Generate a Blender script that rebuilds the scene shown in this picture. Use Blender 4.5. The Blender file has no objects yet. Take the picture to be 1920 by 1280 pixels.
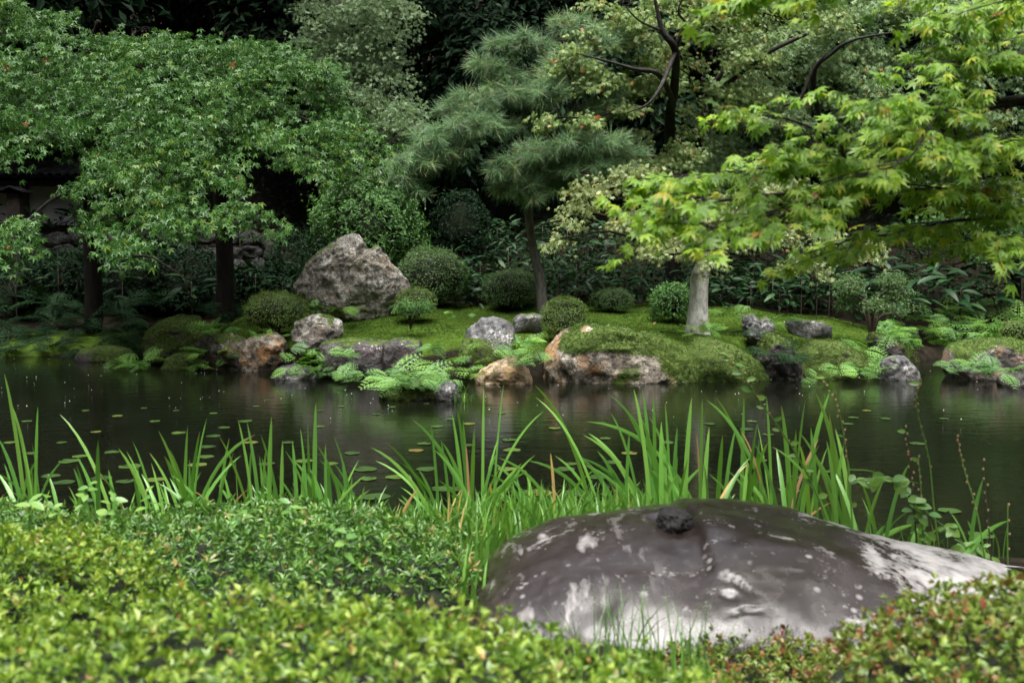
import bpy, bmesh, math, random
import numpy as np
from mathutils import Vector, Matrix, Euler
R_ = math.radians
rng = np.random.default_rng(11)
random.seed(11)
S = bpy.context.scene
COL = S.collection

# ------------------------------------------------------------------ camera
CAM_H, PITCH, LENS = 1.6, R_(4.9), 35.0
FPX = 1920 * LENS / 36.0
cam_d = bpy.data.cameras.new('camera'); cam = bpy.data.objects.new('camera', cam_d); COL.objects.link(cam)
cam.location = (0, 0, CAM_H); cam.rotation_euler = (math.pi / 2 - PITCH, 0, 0)
cam_d.lens = LENS; cam_d.sensor_width = 36.0; cam_d.clip_start = 0.05; cam_d.clip_end = 500
cam_d.dof.use_dof = True; cam_d.dof.focus_distance = 9.5; cam_d.dof.aperture_fstop = 3.8
S.camera = cam
# ------------------------------------------------------------------ sky, sun, exposure (rainy overcast day)
SUN_EL, SUN_AZ = R_(73), R_(190)      # brightest part of the cloud: almost overhead, a little to the camera side
w = bpy.data.worlds.new('World'); S.world = w; w.use_nodes = True
nt = w.node_tree; nt.nodes.clear()
sky = nt.nodes.new('ShaderNodeTexSky'); sky.sky_type = 'NISHITA'; sky.sun_disc = False
sky.sun_elevation = SUN_EL; sky.sun_rotation = SUN_AZ; sky.air_density = 1.0; sky.dust_density = 4.0; sky.ozone_density = 1.0
hs = nt.nodes.new('ShaderNodeHueSaturation'); hs.inputs['Saturation'].default_value = 0.30
bg = nt.nodes.new('ShaderNodeBackground'); bg.inputs['Strength'].default_value = 0.10
wo = nt.nodes.new('ShaderNodeOutputWorld')
nt.links.new(sky.outputs[0], hs.inputs['Color']); nt.links.new(hs.outputs[0], bg.inputs['Color']); nt.links.new(bg.outputs[0], wo.inputs[0])
sd = bpy.data.lights.new('sun', 'SUN'); sun = bpy.data.objects.new('sun', sd); COL.objects.link(sun)
sd.energy = 1.5; sd.angle = R_(40); sd.color = (1.0, 0.97, 0.92)
_sd = Vector((math.sin(SUN_AZ) * math.cos(SUN_EL), math.cos(SUN_AZ) * math.cos(SUN_EL), math.sin(SUN_EL)))
sun.rotation_euler = _sd.to_track_quat('Z', 'Y').to_euler()
S.view_settings.view_transform = 'Standard'; S.view_settings.look = 'None'
S.view_settings.exposure = 2.1; S.view_settings.gamma = 1.0; S.view_settings.use_curve_mapping = False
S.render.engine = 'CYCLES'
cy = S.cycles
cy.max_bounces = 6; cy.diffuse_bounces = 3; cy.glossy_bounces = 3; cy.transmission_bounces = 3
cy.caustics_reflective = False; cy.caustics_refractive = False; cy.use_denoising = True
cy.use_adaptive_sampling = True; cy.adaptive_threshold = 0.02; cy.sample_clamp_indirect = 4.0

# ------------------------------------------------------------------ helpers
CP, SP = math.cos(PITCH), math.sin(PITCH)
def at(px, py, Y):
    """world point at distance Y in front of the camera that the photograph shows at px, py"""
    u = (px - 960) / FPX; v = (640 - py) / FPX
    dy = CP + v * SP; dz = -SP + v * CP
    s = Y / dy
    return np.array((u * s, Y, CAM_H + dz * s))
def on_z(px, py, z=0.0):
    u = (px - 960) / FPX; v = (640 - py) / FPX
    dy = CP + v * SP; dz = -SP + v * CP
    s = (z - CAM_H) / dz
    return np.array((u * s, dy * s, z))
def mpp(Y): return Y / FPX
def project(p):
    p = np.asarray(p, float) - np.array((0, 0, CAM_H))
    f = p[..., 1] * CP - p[..., 2] * SP; u = p[..., 1] * SP + p[..., 2] * CP
    f = np.maximum(f, 1e-3)
    return 960 + p[..., 0] / f * FPX, 640 - u / f * FPX

def _hash(ix, iy, iz, seed):
    n = (ix * 374761393 + iy * 668265263 + iz * 1274126177 + seed * 974634777) & 0xffffffff
    n = ((n ^ (n >> 13)) * 1274126177) & 0xffffffff
    n = ((n ^ (n >> 16)) * 2246822519) & 0xffffffff
    return ((n ^ (n >> 15)) & 0xffffff) / float(0xffffff) * 2 - 1
def vnoise(p, seed=0):
    p = np.asarray(p, float); i = np.floor(p).astype(np.int64); f = p - i
    f = f * f * f * (f * (f * 6 - 15) + 10)
    x, y, z = i[..., 0], i[..., 1], i[..., 2]; fx, fy, fz = f[..., 0], f[..., 1], f[..., 2]
    def h(a, b, c): return _hash(x + a, y + b, z + c, seed)
    def lp(a, b, t): return a + (b - a) * t
    return lp(lp(lp(h(0,0,0), h(1,0,0), fx), lp(h(0,1,0), h(1,1,0), fx), fy),
              lp(lp(h(0,0,1), h(1,0,1), fx), lp(h(0,1,1), h(1,1,1), fx), fy), fz)
def fbm(p, oct=4, seed=0, gain=0.5, lac=2.03, ridge=False):
    p = np.asarray(p, float); s = 0; a = 1.0; t = 0
    for k in range(oct):
        n = vnoise(p, seed + k * 17)
        if ridge: n = 1 - 2 * np.abs(n)
        s = s + a * n; t += a; a *= gain; p = p * lac + 3.7
    return s / t
def fbm2(x, y, oct=4, seed=0): return fbm(np.stack([x, y, np.zeros_like(x) + 0.37], -1), oct, seed)
def smooth(a, b, x):
    t = np.clip((x - a) / (b - a), 0, 1); return t * t * (3 - 2 * t)
def unit(v): return v / np.maximum(np.linalg.norm(v, axis=-1, keepdims=True), 1e-9)
def rdirs(n): return unit(rng.normal(size=(n, 3)))

def mk_mesh(name, V, F, mat=None, rnd=None, attrs=None, smooth_=True):
    V = np.ascontiguousarray(V, np.float32); F = np.ascontiguousarray(F, np.int32)
    me = bpy.data.meshes.new(name); k = F.shape[1]; nf = len(F)
    me.vertices.add(len(V)); me.vertices.foreach_set('co', V.ravel())
    me.loops.add(nf * k); me.loops.foreach_set('vertex_index', F.ravel())
    me.polygons.add(nf); me.polygons.foreach_set('loop_start', np.arange(nf, dtype=np.int32) * k)
    me.polygons.foreach_set('use_smooth', np.full(nf, bool(smooth_)))
    if rnd is not None: attrs = dict(attrs or {}, rnd=rnd)
    for an, av in (attrs or {}).items():
        a = me.attributes.new(an, 'FLOAT', 'POINT'); a.data.foreach_set('value', np.ascontiguousarray(av, np.float32))
    me.update(calc_edges=True); me.validate()
    if mat: me.materials.append(mat)
    return me
def link(name, me, parent=None, loc=None):
    o = bpy.data.objects.new(name, me); COL.objects.link(o)
    if parent is not None: o.parent = parent
    if loc is not None: o.location = tuple(loc)
    return o
def empty(name, loc):
    return link(name, None, None, loc)
def L(o, label, cat, group=None):
    o['label'] = label; o['category'] = cat
    if group: o['group'] = group
    return o
def struct(o, kind='structure'):
    o['kind'] = kind; return o

class Acc:
    """collects many small copies into one mesh"""
    def __init__(s): s.V = []; s.F = []; s.r = []; s.n = 0
    def inst(s, tv, tf, M, P, rnd):
        N = len(P)
        if N == 0: return
        V = np.einsum('nij,vj->nvi', M, tv) + P[:, None, :]
        F = tf[None] + (np.arange(N) * len(tv))[:, None, None] + s.n
        s.V.append(V.reshape(-1, 3)); s.F.append(F.reshape(-1, tf.shape[1])); s.r.append(np.repeat(rnd, len(tv))); s.n += N * len(tv)
    def raw(s, V, F, r=0.5):
        s.V.append(np.asarray(V, float)); s.F.append(np.asarray(F) + s.n)
        s.r.append(np.full(len(V), r) if np.isscalar(r) else np.asarray(r)); s.n += len(V)
    def mesh(s, name, mat, smooth_=True, origin=(0, 0, 0)):
        return mk_mesh(name, np.concatenate(s.V) - np.asarray(origin), np.concatenate(s.F), mat, np.concatenate(s.r), None, smooth_)

def frames(nrm, tip, size):
    """matrices whose columns are side, tip, normal; size scales (N,) or (N,3)"""
    n = unit(nrm); t = tip - n * np.sum(tip * n, -1, keepdims=True); t = unit(t); sdir = np.cross(t, n)
    M = np.stack([sdir, t, n], -1)
    sz = np.asarray(size)
    if sz.ndim == 1: sz = np.repeat(sz[:, None], 3, 1)
    return M * sz[:, None, :]

def tube(pts, rad, sides=8, sub=4, wob=0.0, seed=0):
    pts = np.asarray(pts, float); rad = np.asarray(rad, float)
    if len(pts) > 2 and sub > 1:
        q = []; rr = []
        P = np.vstack([2 * pts[0] - pts[1], pts, 2 * pts[-1] - pts[-2]])
        for i in range(len(pts) - 1):
            p0, p1, p2, p3 = P[i:i + 4]
            for k in range(sub):
                t = k / sub
                q.append(0.5 * (2 * p1 + (p2 - p0) * t + (2 * p0 - 5 * p1 + 4 * p2 - p3) * t * t + (3 * p1 - p0 - 3 * p2 + p3) * t ** 3))
                rr.append(rad[i] + (rad[i + 1] - rad[i]) * t)
        q.append(pts[-1]); rr.append(rad[-1]); pts = np.array(q); rad = np.array(rr)
    n = len(pts); tang = unit(np.gradient(pts, axis=0))
    up = np.array((1.0, 0.13, 0.21)); V = []
    for i in range(n):
        a = unit(up - tang[i] * np.dot(up, tang[i])); b = np.cross(tang[i], a); up = a
        th = np.arange(sides) / sides * 2 * math.pi
        ring = np.cos(th)[:, None] * a + np.sin(th)[:, None] * b
        r = rad[i]
        if wob: r = rad[i] * (1 + wob * fbm(np.concatenate([ring * 1.3, ], 1) + pts[i] * np.array((2., 2., .9)) + seed, 3, seed))[:, None]
        V.append(pts[i] + ring * r)
    V = np.concatenate(V); F = []
    i = np.arange(n - 1)[:, None] * sides; j = np.arange(sides)[None]; j2 = (j + 1) % sides
    a, b, c, d = i + j, i + j2, i + sides + j2, i + sides + j
    F = np.concatenate([np.stack([a, b, c], -1).reshape(-1, 3), np.stack([a, c, d], -1).reshape(-1, 3)])
    V = np.vstack([V, pts[-1] + tang[-1] * rad[-1] * 0.5]); k = len(V) - 1
    cap = np.stack([np.arange(sides) + (n - 1) * sides, (np.arange(sides) + 1) % sides + (n - 1) * sides, np.full(sides, k)], -1)
    return V, np.vstack([F, cap])
def catmull(pts, n):
    pts = np.asarray(pts, float); P = np.vstack([2 * pts[0] - pts[1], pts, 2 * pts[-1] - pts[-2]])
    t = np.linspace(0, len(pts) - 1 - 1e-6, n); i = t.astype(int); t = (t - i)[:, None]
    p0, p1, p2, p3 = P[i], P[i + 1], P[i + 2], P[i + 3]
    return 0.5 * (2 * p1 + (p2 - p0) * t + (2 * p0 - 5 * p1 + 4 * p2 - p3) * t * t + (3 * p1 - p0 - 3 * p2 + p3) * t ** 3)
_ico = {}
def ico(sub):
    if sub not in _ico:
        bm = bmesh.new(); bmesh.ops.create_icosphere(bm, subdivisions=sub, radius=1)
        _ico[sub] = (np.array([v.co[:] for v in bm.verts]), np.array([[v.index for v in f.verts] for f in bm.faces])); bm.free()
    return _ico[sub]
def vnormals(V, F):
    fn = np.cross(V[F[:, 1]] - V[F[:, 0]], V[F[:, 2]] - V[F[:, 0]]); N = np.zeros_like(V)
    for k in range(3): np.add.at(N, F[:, k], fn)
    return unit(N)

# ------------------------------------------------------------------ leaf templates
def maple_leaf(lobes=5, detail=1):
    """palmate leaf, petiole end at the origin, middle lobe along +Y; about one unit wide"""
    if lobes == 7: A = [-128, -84, -42, 0, 42, 84, 128]; Ln = [.28, .48, .60, .66, .60, .48, .28]
    else: A = [-104, -54, 0, 54, 104]; Ln = [.42, .60, .68, .60, .42]
    V = []; F = []
    for a, l in zip(A, Ln):
        a = R_(a); d = np.array((math.sin(a), math.cos(a))); s = np.array((d[1], -d[0])); k = len(V)
        if detail == 1:
            V += [(0, .0, .0), (*(d * l * .45 + s * l * .17), .0), (*(d * l), -.34 * l), (*(d * l * .45 - s * l * .17), .0)]
            F += [(k, k + 1, k + 2), (k, k + 2, k + 3)]
        else:
            prof = [(.0, .03), (.22, .12), (.42, .165), (.50, .14), (.66, .115), (.72, .09), (.86, .05)] if detail == 2 else [(.0, .03), (.42, .16)]
            for t, wd in prof:
                z = -.42 * l * t * t
                V += [(*(d * l * t + s * l * wd), z + .10 * wd), (*(d * l * t), z - .012), (*(d * l * t - s * l * wd), z + .10 * wd)]
            V += [(*(d * l), -.45 * l)]
            for q in range(len(prof) - 1):
                b = k + q * 3
                F += [(b, b + 3, b + 4), (b, b + 4, b + 1), (b + 1, b + 4, b + 5), (b + 1, b + 5, b + 2)]
            b = k + (len(prof) - 1) * 3; e = k + len(prof) * 3
            F += [(b, e, b + 1), (b + 1, e, b + 2)]
    V = np.array(V, float); V[:, 1] += 0.12
    F = np.array(F)[:, ::-1]
    return V, F
def lance_leaf(wd=.36, fold=.10, curl=-.12, n=2):
    """simple leaf along +Y, length one"""
    if n == 2:
        V = np.array([(0, 0, 0), (wd / 2, .5, fold), (0, 1, curl), (-wd / 2, .5, fold), (0, .5, 0)], float)
        F = np.array([(0, 1, 4), (1, 2, 4), (4, 2, 3), (0, 4, 3)])
    else:
        V = []; F = []
        ts = np.linspace(0, 1, n + 1)
        for t in ts:
            ww = wd / 2 * (math.sin(math.pi * min(1, t * .93 + .035) ** .85)) ** .8
            z = curl * t * t
            V += [(ww, t, z + fold * ww * 2), (0, t, z), (-ww, t, z + fold * ww * 2)]
        for q in range(n):
            b = q * 3; F += [(b, b + 3, b + 4), (b, b + 4, b + 1), (b + 1, b + 4, b + 5), (b + 1, b + 5, b + 2)]
        V = np.array(V); F = np.array(F)
    return V, F
MAPLE5 = maple_leaf(5, 1); MAPLE7 = maple_leaf(7, 1); MAPLE_HI = maple_leaf(7, 2); MAPLE_MID = maple_leaf(7, 3)
SMALL = (np.array([(0, 0, 0), (.2, .55, .05), (0, 1, -.08), (-.2, .55, .05)], float), np.array([(0, 1, 2), (0, 2, 3)]))
LANCE = lance_leaf(); AZA = lance_leaf(.42, .12, -.1); BROAD = lance_leaf(.3, .16, -.35, 5); OVAL = lance_leaf(.55, .10, -.15, 4)

# ------------------------------------------------------------------ materials
def new_mat(name):
    m = bpy.data.materials.new(name); m.use_nodes = True; n = m.node_tree.nodes; n.clear()
    return m, m.node_tree, n.new('ShaderNodeOutputMaterial')
def ramp(t, stops, fac=None, interp='LINEAR'):
    r = t.nodes.new('ShaderNodeValToRGB'); cr = r.color_ramp; cr.interpolation = interp
    while len(cr.elements) < len(stops): cr.elements.new(0.5)
    for e, (p, c) in zip(cr.elements, stops):
        e.position = p; e.color = (*c, 1) if not np.isscalar(c) else (c, c, c, 1)
    if fac is not None: t.links.new(fac, r.inputs[0])
    return r
def noise(t, scale, detail=4, rough=.55, vec=None, dist=0.0):
    n = t.nodes.new('ShaderNodeTexNoise'); n.inputs['Scale'].default_value = scale; n.inputs['Detail'].default_value = detail
    n.inputs['Roughness'].default_value = rough; n.inputs['Distortion'].default_value = dist
    if vec is not None: t.links.new(vec, n.inputs['Vector'])
    return n
def coords(t, scale=(1, 1, 1), kind='Object'):
    tc = t.nodes.new('ShaderNodeTexCoord'); mp = t.nodes.new('ShaderNodeMapping'); mp.inputs['Scale'].default_value = scale
    t.links.new(tc.outputs[kind], mp.inputs[0]); return mp.outputs[0]
def mixc(t, fac, a, b, mode='MIX'):
    m = t.nodes.new('ShaderNodeMix'); m.data_type = 'RGBA'; m.blend_type = mode
    for s, v in ((m.inputs[0], fac), (m.inputs[6], a), (m.inputs[7], b)):
        if hasattr(v, 'is_output') or isinstance(v, bpy.types.NodeSocket): t.links.new(v, s)
        elif np.isscalar(v): s.default_value = v
        else: s.default_value = (*v, 1)
    return m.outputs[2]
def math_(t, op, a, b=0.0):
    m = t.nodes.new('ShaderNodeMath'); m.operation = op
    for s, v in zip(m.inputs, (a, b)):
        if isinstance(v, bpy.types.NodeSocket): t.links.new(v, s)
        else: s.default_value = v
    return m.outputs[0]
def bump(t, h, strength=.5, dist=.02, nrm=None):
    b = t.nodes.new('ShaderNodeBump'); b.inputs['Strength'].default_value = strength; b.inputs['Distance'].default_value = dist
    t.links.new(h, b.inputs['Height'])
    if nrm is not None: t.links.new(nrm, b.inputs['Normal'])
    return b.outputs[0]
def pbsdf(t, out, col, rough=.6, spec=.5, nrm=None, coat=0.0):
    p = t.nodes.new('ShaderNodeBsdfPrincipled')
    for s, v in ((p.inputs['Base Color'], col), (p.inputs['Roughness'], rough), (p.inputs['Specular IOR Level'], spec)):
        if isinstance(v, bpy.types.NodeSocket): t.links.new(v, s)
        elif np.isscalar(v): s.default_value = v
        else: s.default_value = (*v, 1)
    if nrm is not None: t.links.new(nrm, p.inputs['Normal'])
    p.inputs['Coat Weight'].default_value = coat; p.inputs['Coat Roughness'].default_value = .12
    if out is not None: t.links.new(p.outputs[0], out.inputs[0])
    return p
def leaf_mat(name, stops, rough=.38, transl=.3, spec=.5, single=False, tcol=(1.0, 1.0, .45), tip=False):
    m, t, out = new_mat(name)
    if single:
        src = t.nodes.new('ShaderNodeObjectInfo').outputs['Random']
    else:
        a = t.nodes.new('ShaderNodeAttribute'); a.attribute_name = 'rnd'; src = a.outputs['Fac']
    c = ramp(t, stops, src).outputs[0]
    if tip:
        a = t.nodes.new('ShaderNodeAttribute'); a.attribute_name = 'tip'; c = mixc(t, a.outputs['Fac'], c, (.34, .25, .12))
    p = pbsdf(t, None, c, rough, spec)
    tr = t.nodes.new('ShaderNodeBsdfTranslucent'); t.links.new(mixc(t, 1.0, c, tcol, 'MULTIPLY'), tr.inputs[0])
    mx = t.nodes.new('ShaderNodeMixShader'); mx.inputs[0].default_value = transl
    t.links.new(p.outputs[0], mx.inputs[1]); t.links.new(tr.outputs[0], mx.inputs[2]); t.links.new(mx.outputs[0], out.inputs[0])
    return m
M = {}
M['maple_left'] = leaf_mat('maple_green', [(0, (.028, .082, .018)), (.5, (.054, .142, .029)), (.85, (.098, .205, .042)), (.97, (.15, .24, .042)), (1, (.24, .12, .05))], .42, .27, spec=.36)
M['maple_fine'] = leaf_mat('maple_pale', [(0, (.11, .19, .09)), (.6, (.19, .29, .14)), (1, (.29, .38, .19))], .42, .35)
M['maple_olive'] = leaf_mat('maple_olive', [(0, (.11, .19, .06)), (.5, (.21, .31, .10)), (.85, (.32, .40, .14)), (.95, (.40, .39, .15)), (1, (.40, .14, .04))], .38, .38)
M['maple_isle'] = leaf_mat('maple_isle', [(0, (.13, .19, .065)), (.5, (.21, .27, .10)), (.9, (.30, .34, .14)), (1, (.36, .29, .09))], .38, .32)
M['maple_blue'] = leaf_mat('maple_blue', [(0, (.11, .20, .085)), (.6, (.205, .32, .14)), (.95, (.31, .40, .17)), (1, (.36, .18, .07))], .4, .3)
_fg = [(0, (.13, .28, .03)), (.45, (.24, .43, .04)), (.8, (.36, .53, .055)), (.955, (.50, .54, .06)), (.985, (.42, .26, .05)), (1, (.30, .07, .02))]
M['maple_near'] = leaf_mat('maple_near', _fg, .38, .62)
M['maple_near_single'] = leaf_mat('maple_near_single', _fg, .38, .62, single=True)
M['needle'] = leaf_mat('pine_needle', [(0, (.05, .115, .042)), (.6, (.11, .225, .082)), (.93, (.20, .32, .12)), (1, (.26, .18, .08))], .5, .32)
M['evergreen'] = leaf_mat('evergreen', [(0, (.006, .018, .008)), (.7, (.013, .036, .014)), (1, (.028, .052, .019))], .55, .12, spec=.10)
M['shrub'] = leaf_mat('shrub_leaf', [(0, (.04, .11, .028)), (.6, (.075, .185, .042)), (1, (.13, .25, .06))], .5, .28, spec=.35)
M['azalea'] = leaf_mat('azalea_leaf', [(0, (.05, .10, .018)), (.5, (.11, .19, .028)), (.9, (.17, .27, .04)), (1, (.22, .18, .05))], .45, .25)
M['azalea_dark'] = leaf_mat('azalea_dark', [(0, (.03, .075, .018)), (.6, (.065, .14, .028)), (1, (.11, .19, .04))], .45, .25)
_hd = [(0, (.05, .12, .018)), (.35, (.155, .275, .032)), (.7, (.285, .41, .058)), (.93, (.42, .50, .11)), (.97, (.20, .30, .12)), (1, (.40, .20, .07))]
M['hedge'] = leaf_mat('hedge_leaf', _hd, .33, .35)
M['hedge_single'] = leaf_mat('hedge_leaf_single', _hd, .33, .35, single=True)
M['hedge_red'] = leaf_mat('hedge_red', [(0, (.06, .10, .02)), (.35, (.14, .22, .03)), (.65, (.20, .26, .05)), (.8, (.25, .14, .05)), (1, (.20, .05, .03))], .35, .3)
M['cover'] = leaf_mat('cover_leaf', [(0, (.04, .10, .02)), (.5, (.088, .205, .036)), (.85, (.17, .32, .06)), (.96, (.27, .40, .09)), (1, (.30, .16, .08))], .36, .32)
M['grass'] = leaf_mat('grass_blade', [(0, (.07, .19, .03)), (.6, (.13, .30, .05)), (.94, (.20, .38, .07)), (1, (.42, .30, .10))], .35, .35)
M['iris'] = leaf_mat('iris_blade', [(0, (.10, .26, .05)), (.6, (.15, .36, .06)), (1, (.22, .43, .08))], .32, .38, single=True, tip=True)
M['iris_dry'] = leaf_mat('dry_blade', [(0, (.45, .27, .12)), (.6, (.50, .36, .10)), (1, (.42, .22, .13))], .5, .3, single=True)
M['fern'] = leaf_mat('fern_frond', [(0, (.07, .19, .03)), (.5, (.125, .29, .042)), (1, (.20, .38, .055))], .45, .3, single=True)
M['fern_silver'] = leaf_mat('fern_silver', [(0, (.08, .19, .05)), (.5, (.125, .265, .065)), (1, (.17, .34, .055))], .45, .3, single=True)
M['fern_shaded'] = leaf_mat('fern_shaded', [(0, (.008, .024, .009)), (1, (.017, .046, .016))], .6, .2, spec=.08, single=True)  # darker copy of the fern leaf, deep shade put into its colour
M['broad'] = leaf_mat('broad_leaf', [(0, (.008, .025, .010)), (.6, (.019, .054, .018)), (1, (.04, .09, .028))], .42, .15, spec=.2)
M['moss_tuft'] = leaf_mat('moss_tuft', [(0, (.022, .055, .010)), (.5, (.070, .150, .020)), (.9, (.140, .235, .030)), (1, (.15, .11, .04))], .7, .3, spec=.2)
M['moss_dark'] = leaf_mat('moss_dark', [(0, (.03, .05, .01)), (.6, (.06, .10, .014)), (1, (.10, .14, .02))], .7, .25, spec=.2)
M['lily'] = leaf_mat('lily_pad', [(0, (.022, .05, .011)), (.6, (.045, .09, .016)), (.9, (.08, .115, .02)), (1, (.12, .085, .025))], .4, .1, single=True)
M['vine'] = leaf_mat('vine_leaf', [(0, (.12, .30, .06)), (1, (.24, .42, .08))], .35, .4)

def bark_mat(name, c0, c1, c2, sc=(14, 14, 3), rough=.7, bs=.8, spec=.4):
    m, t, out = new_mat(name)
    v = coords(t, sc); n = noise(t, 1.0, 6, .65, v); n2 = noise(t, 2.2, 3, .5, coords(t, (1.4, 1.4, 1.4)))
    c = ramp(t, [(.3, c0), (.55, c1)], n.outputs[0]).outputs[0]
    c = mixc(t, ramp(t, [(.52, 0.), (.62, 1.)], n2.outputs[0]).outputs[0], c, c2)
    pbsdf(t, out, c, rough, spec, bump(t, n.outputs[0], bs, .03)); return m
M['bark_dark'] = bark_mat('bark_dark', (.004, .0035, .003), (.014, .011, .009), (.012, .013, .009), rough=.9, bs=1., spec=.1)
M['bark_wet'] = bark_mat('bark_wet', (.008, .006, .005), (.022, .017, .014), (.035, .032, .027), (30, 30, 9), .6, spec=.25)
M['bark_pine'] = bark_mat('bark_pine', (.03, .026, .024), (.13, .115, .105), (.10, .09, .085), (22, 22, 7), .75, 1.0)
M['bark_pale'] = bark_mat('bark_pale', (.26, .25, .23), (.68, .67, .63), (.17, .18, .10), (13, 13, 7), .75, .8)
M['twig'] = bark_mat('twig', (.03, .02, .015), (.06, .04, .03), (.05, .04, .03), (40, 40, 10), .5)

def rock_mat(name, dark, mid, light, stain, stain_amt=.5, lichen=(.55, .55, .50), lich_amt=.5, wet=.5, sc=1.0):
    """stone with mottling, coloured stain, lichen spots, and moss where the vertex attribute says it grows"""
    m, t, out = new_mat(name)
    v = coords(t, (sc, sc, sc))
    n1 = noise(t, 5, 8, .62, v, .6); n2 = noise(t, 16, 6, .65, v); n3 = noise(t, 2.6, 4, .55, v, .4); n4 = noise(t, 38, 3, .5, v)
    c = ramp(t, [(.34, dark), (.5, mid), (.68, light)], n1.outputs[0]).outputs[0]
    c = mixc(t, ramp(t, [(.38, .85), (.58, 0.)], n2.outputs[0]).outputs[0], c, tuple(x * .3 for x in dark))
    c = mixc(t, ramp(t, [(.56 - .14 * stain_amt, 0.), (.70 - .10 * stain_amt, .9)], n3.outputs[0]).outputs[0], c, stain)
    vo = t.nodes.new('ShaderNodeTexVoronoi'); vo.inputs['Scale'].default_value = 13; t.links.new(noise(t, 3, 3, .5, v).outputs[1], vo.inputs['Vector'])
    lf = math_(t, 'MULTIPLY', ramp(t, [(.54, 0.), (.60, 1.)], n4.outputs[0]).outputs[0], ramp(t, [(.62 - .2 * lich_amt, 0.), (.70 - .15 * lich_amt, 1.)], noise(t, 3.3, 5, .6, coords(t, (sc * 1.3, sc * 1.3, sc * 1.3)), .3).outputs[0]).outputs[0])
    c = mixc(t, lf, c, lichen)
    a = t.nodes.new('ShaderNodeAttribute'); a.attribute_name = 'moss'
    mc = ramp(t, [(.3, (.025, .04, .006)), (.55, (.07, .115, .014)), (.75, (.12, .16, .02))], noise(t, 22, 5, .65, v).outputs[0]).outputs[0]
    mf = ramp(t, [(.42, 0.), (.58, 1.)], math_(t, 'ADD', a.outputs['Fac'], math_(t, 'MULTIPLY', math_(t, 'SUBTRACT', n2.outputs[0], .5), .8))).outputs[0]
    c = mixc(t, mf, c, mc)
    h = math_(t, 'ADD', n1.outputs[0], math_(t, 'MULTIPLY', n2.outputs[0], .45))
    h = math_(t, 'ADD', h, math_(t, 'MULTIPLY', n4.outputs[0], .2))
    rg = mixc(t, mf, (.80 - .35 * wet,) * 3, (.85,) * 3)
    pbsdf(t, out, c, rg, .45, bump(t, h, 1.0, .06 / sc)); return m
M['rock_big'] = rock_mat('rock_big', (.10, .09, .078), (.30, .275, .235), (.60, .585, .54), (.26, .205, .15), .3, (.58, .57, .52), .6, .3)
M['rock_ochre'] = rock_mat('rock_ochre', (.09, .075, .055), (.31, .265, .205), (.55, .50, .42), (.44, .22, .07), .5, (.58, .55, .48), .4, .45)
M['rock_tan'] = rock_mat('rock_tan', (.24, .17, .10), (.46, .35, .22), (.62, .53, .41), (.50, .32, .14), .5, (.58, .54, .50), .35, .5)
M['rock_grey'] = rock_mat('rock_grey', (.05, .05, .05), (.14, .14, .14), (.30, .30, .30), (.10, .09, .075), .2, (.5, .5, .48), .5, .6)
M['rock_dark'] = rock_mat('rock_dark', (.025, .022, .020), (.06, .055, .05), (.11, .105, .10), (.07, .045, .05), .4, (.48, .47, .44), .25, .6)
M['rock_pink'] = rock_mat('rock_pink', (.06, .052, .045), (.17, .15, .13), (.36, .33, .29), (.26, .15, .08), .35, (.5, .48, .45), .4, .5)
M['stone_wall'] = rock_mat('stone_wall', (.012, .012, .011), (.03, .03, .028), (.06, .06, .056), (.02, .025, .012), .4, (.12, .12, .11), .3, .0)

# ------------------------------------------------------------------ terrain: pond bed, island, banks, wooded slope, added unseen hills
_shore = [(-900, 672), (0, 672), (190, 668), (260, 674), (370, 690), (480, 695), (600, 702), (700, 708), (860, 708), (1000, 712),
          (1100, 716), (1350, 716), (1440, 711), (1640, 709), (1712, 703), (1742, 676), (1800, 671), (2000, 669), (2600, 668)]
_sp = np.array([on_z(a, b)[:2] for a, b in _shore]); _sp[3:15, 1] += .32
def shore_y(x): return np.interp(x, _sp[:, 0], _sp[:, 1])
def near_y(x): return 5.15 + .18 * np.sin(x * 1.7 + .6) - .10 * x * (x > 0) + .10 * np.sin(x * 4.1)
def ground(x, y):
    x = np.asarray(x, float); y = np.asarray(y, float)
    nz = fbm2(x * .55, y * .55, 4, 3); nf = fbm2(x * 2.6, y * 2.6, 3, 9)
    d = y - shore_y(x) + .10 * fbm2(x * 1.7, y * 1.7, 2, 21)
    isl = smooth(-5.2, -4.2, x) * (1 - smooth(3.6, 5.0, x))          # the raised mossy island
    rise = .46 * isl + .16 * (1 - isl)
    far = -.45 + (rise + .45) * smooth(-.35, .40, d) + np.clip(d - .4, 0, 4) * (.085 * isl + .13 * (1 - isl)) + .09 * nz * smooth(.2, 1, d) + .04 * nf * smooth(0, .4, d)
    left = smooth(-4.6, -5.6, x)
    far = far + left * 1.25 * smooth(19.25, 19.5, y) + (1 - left) * .35 * smooth(17.5, 19, y)
    far = far + np.clip(y - 19.5, 0, 60) * .46 + smooth(19, 24, y) * .5 * nz
    dn = near_y(x) - y
    near = -.45 + .70 * smooth(-.5, .45, dn) + .15 * smooth(.3, 1.6, dn) + .03 * nf * smooth(0, .4, dn) + .012 * nz
    z = np.where(y > 9, far, near)
    z = z + np.clip(np.abs(x) - 12 - .25 * np.clip(y, 0, 40), 0, 40) * .9 * smooth(-2, 4, y + 100)  # side hills added out of view to cut low sky light
    z = z + np.clip(-6 - y, 0, 40) * 1.05  # unseen hill added behind the camera to block low sky light
    return z
def gz(x, y): return float(ground(np.array([x]), np.array([y]))[0])
def axis(segs):
    out = []
    for a, b, s in segs: out.append(np.arange(a, b, s))
    return np.concatenate(out + [np.array([segs[-1][1]])])
gx = axis([(-70, -14, 2.0), (-14, -8, .3), (-8, 8, .07), (8, 14, .3), (14, 70, 2.0)])
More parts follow.
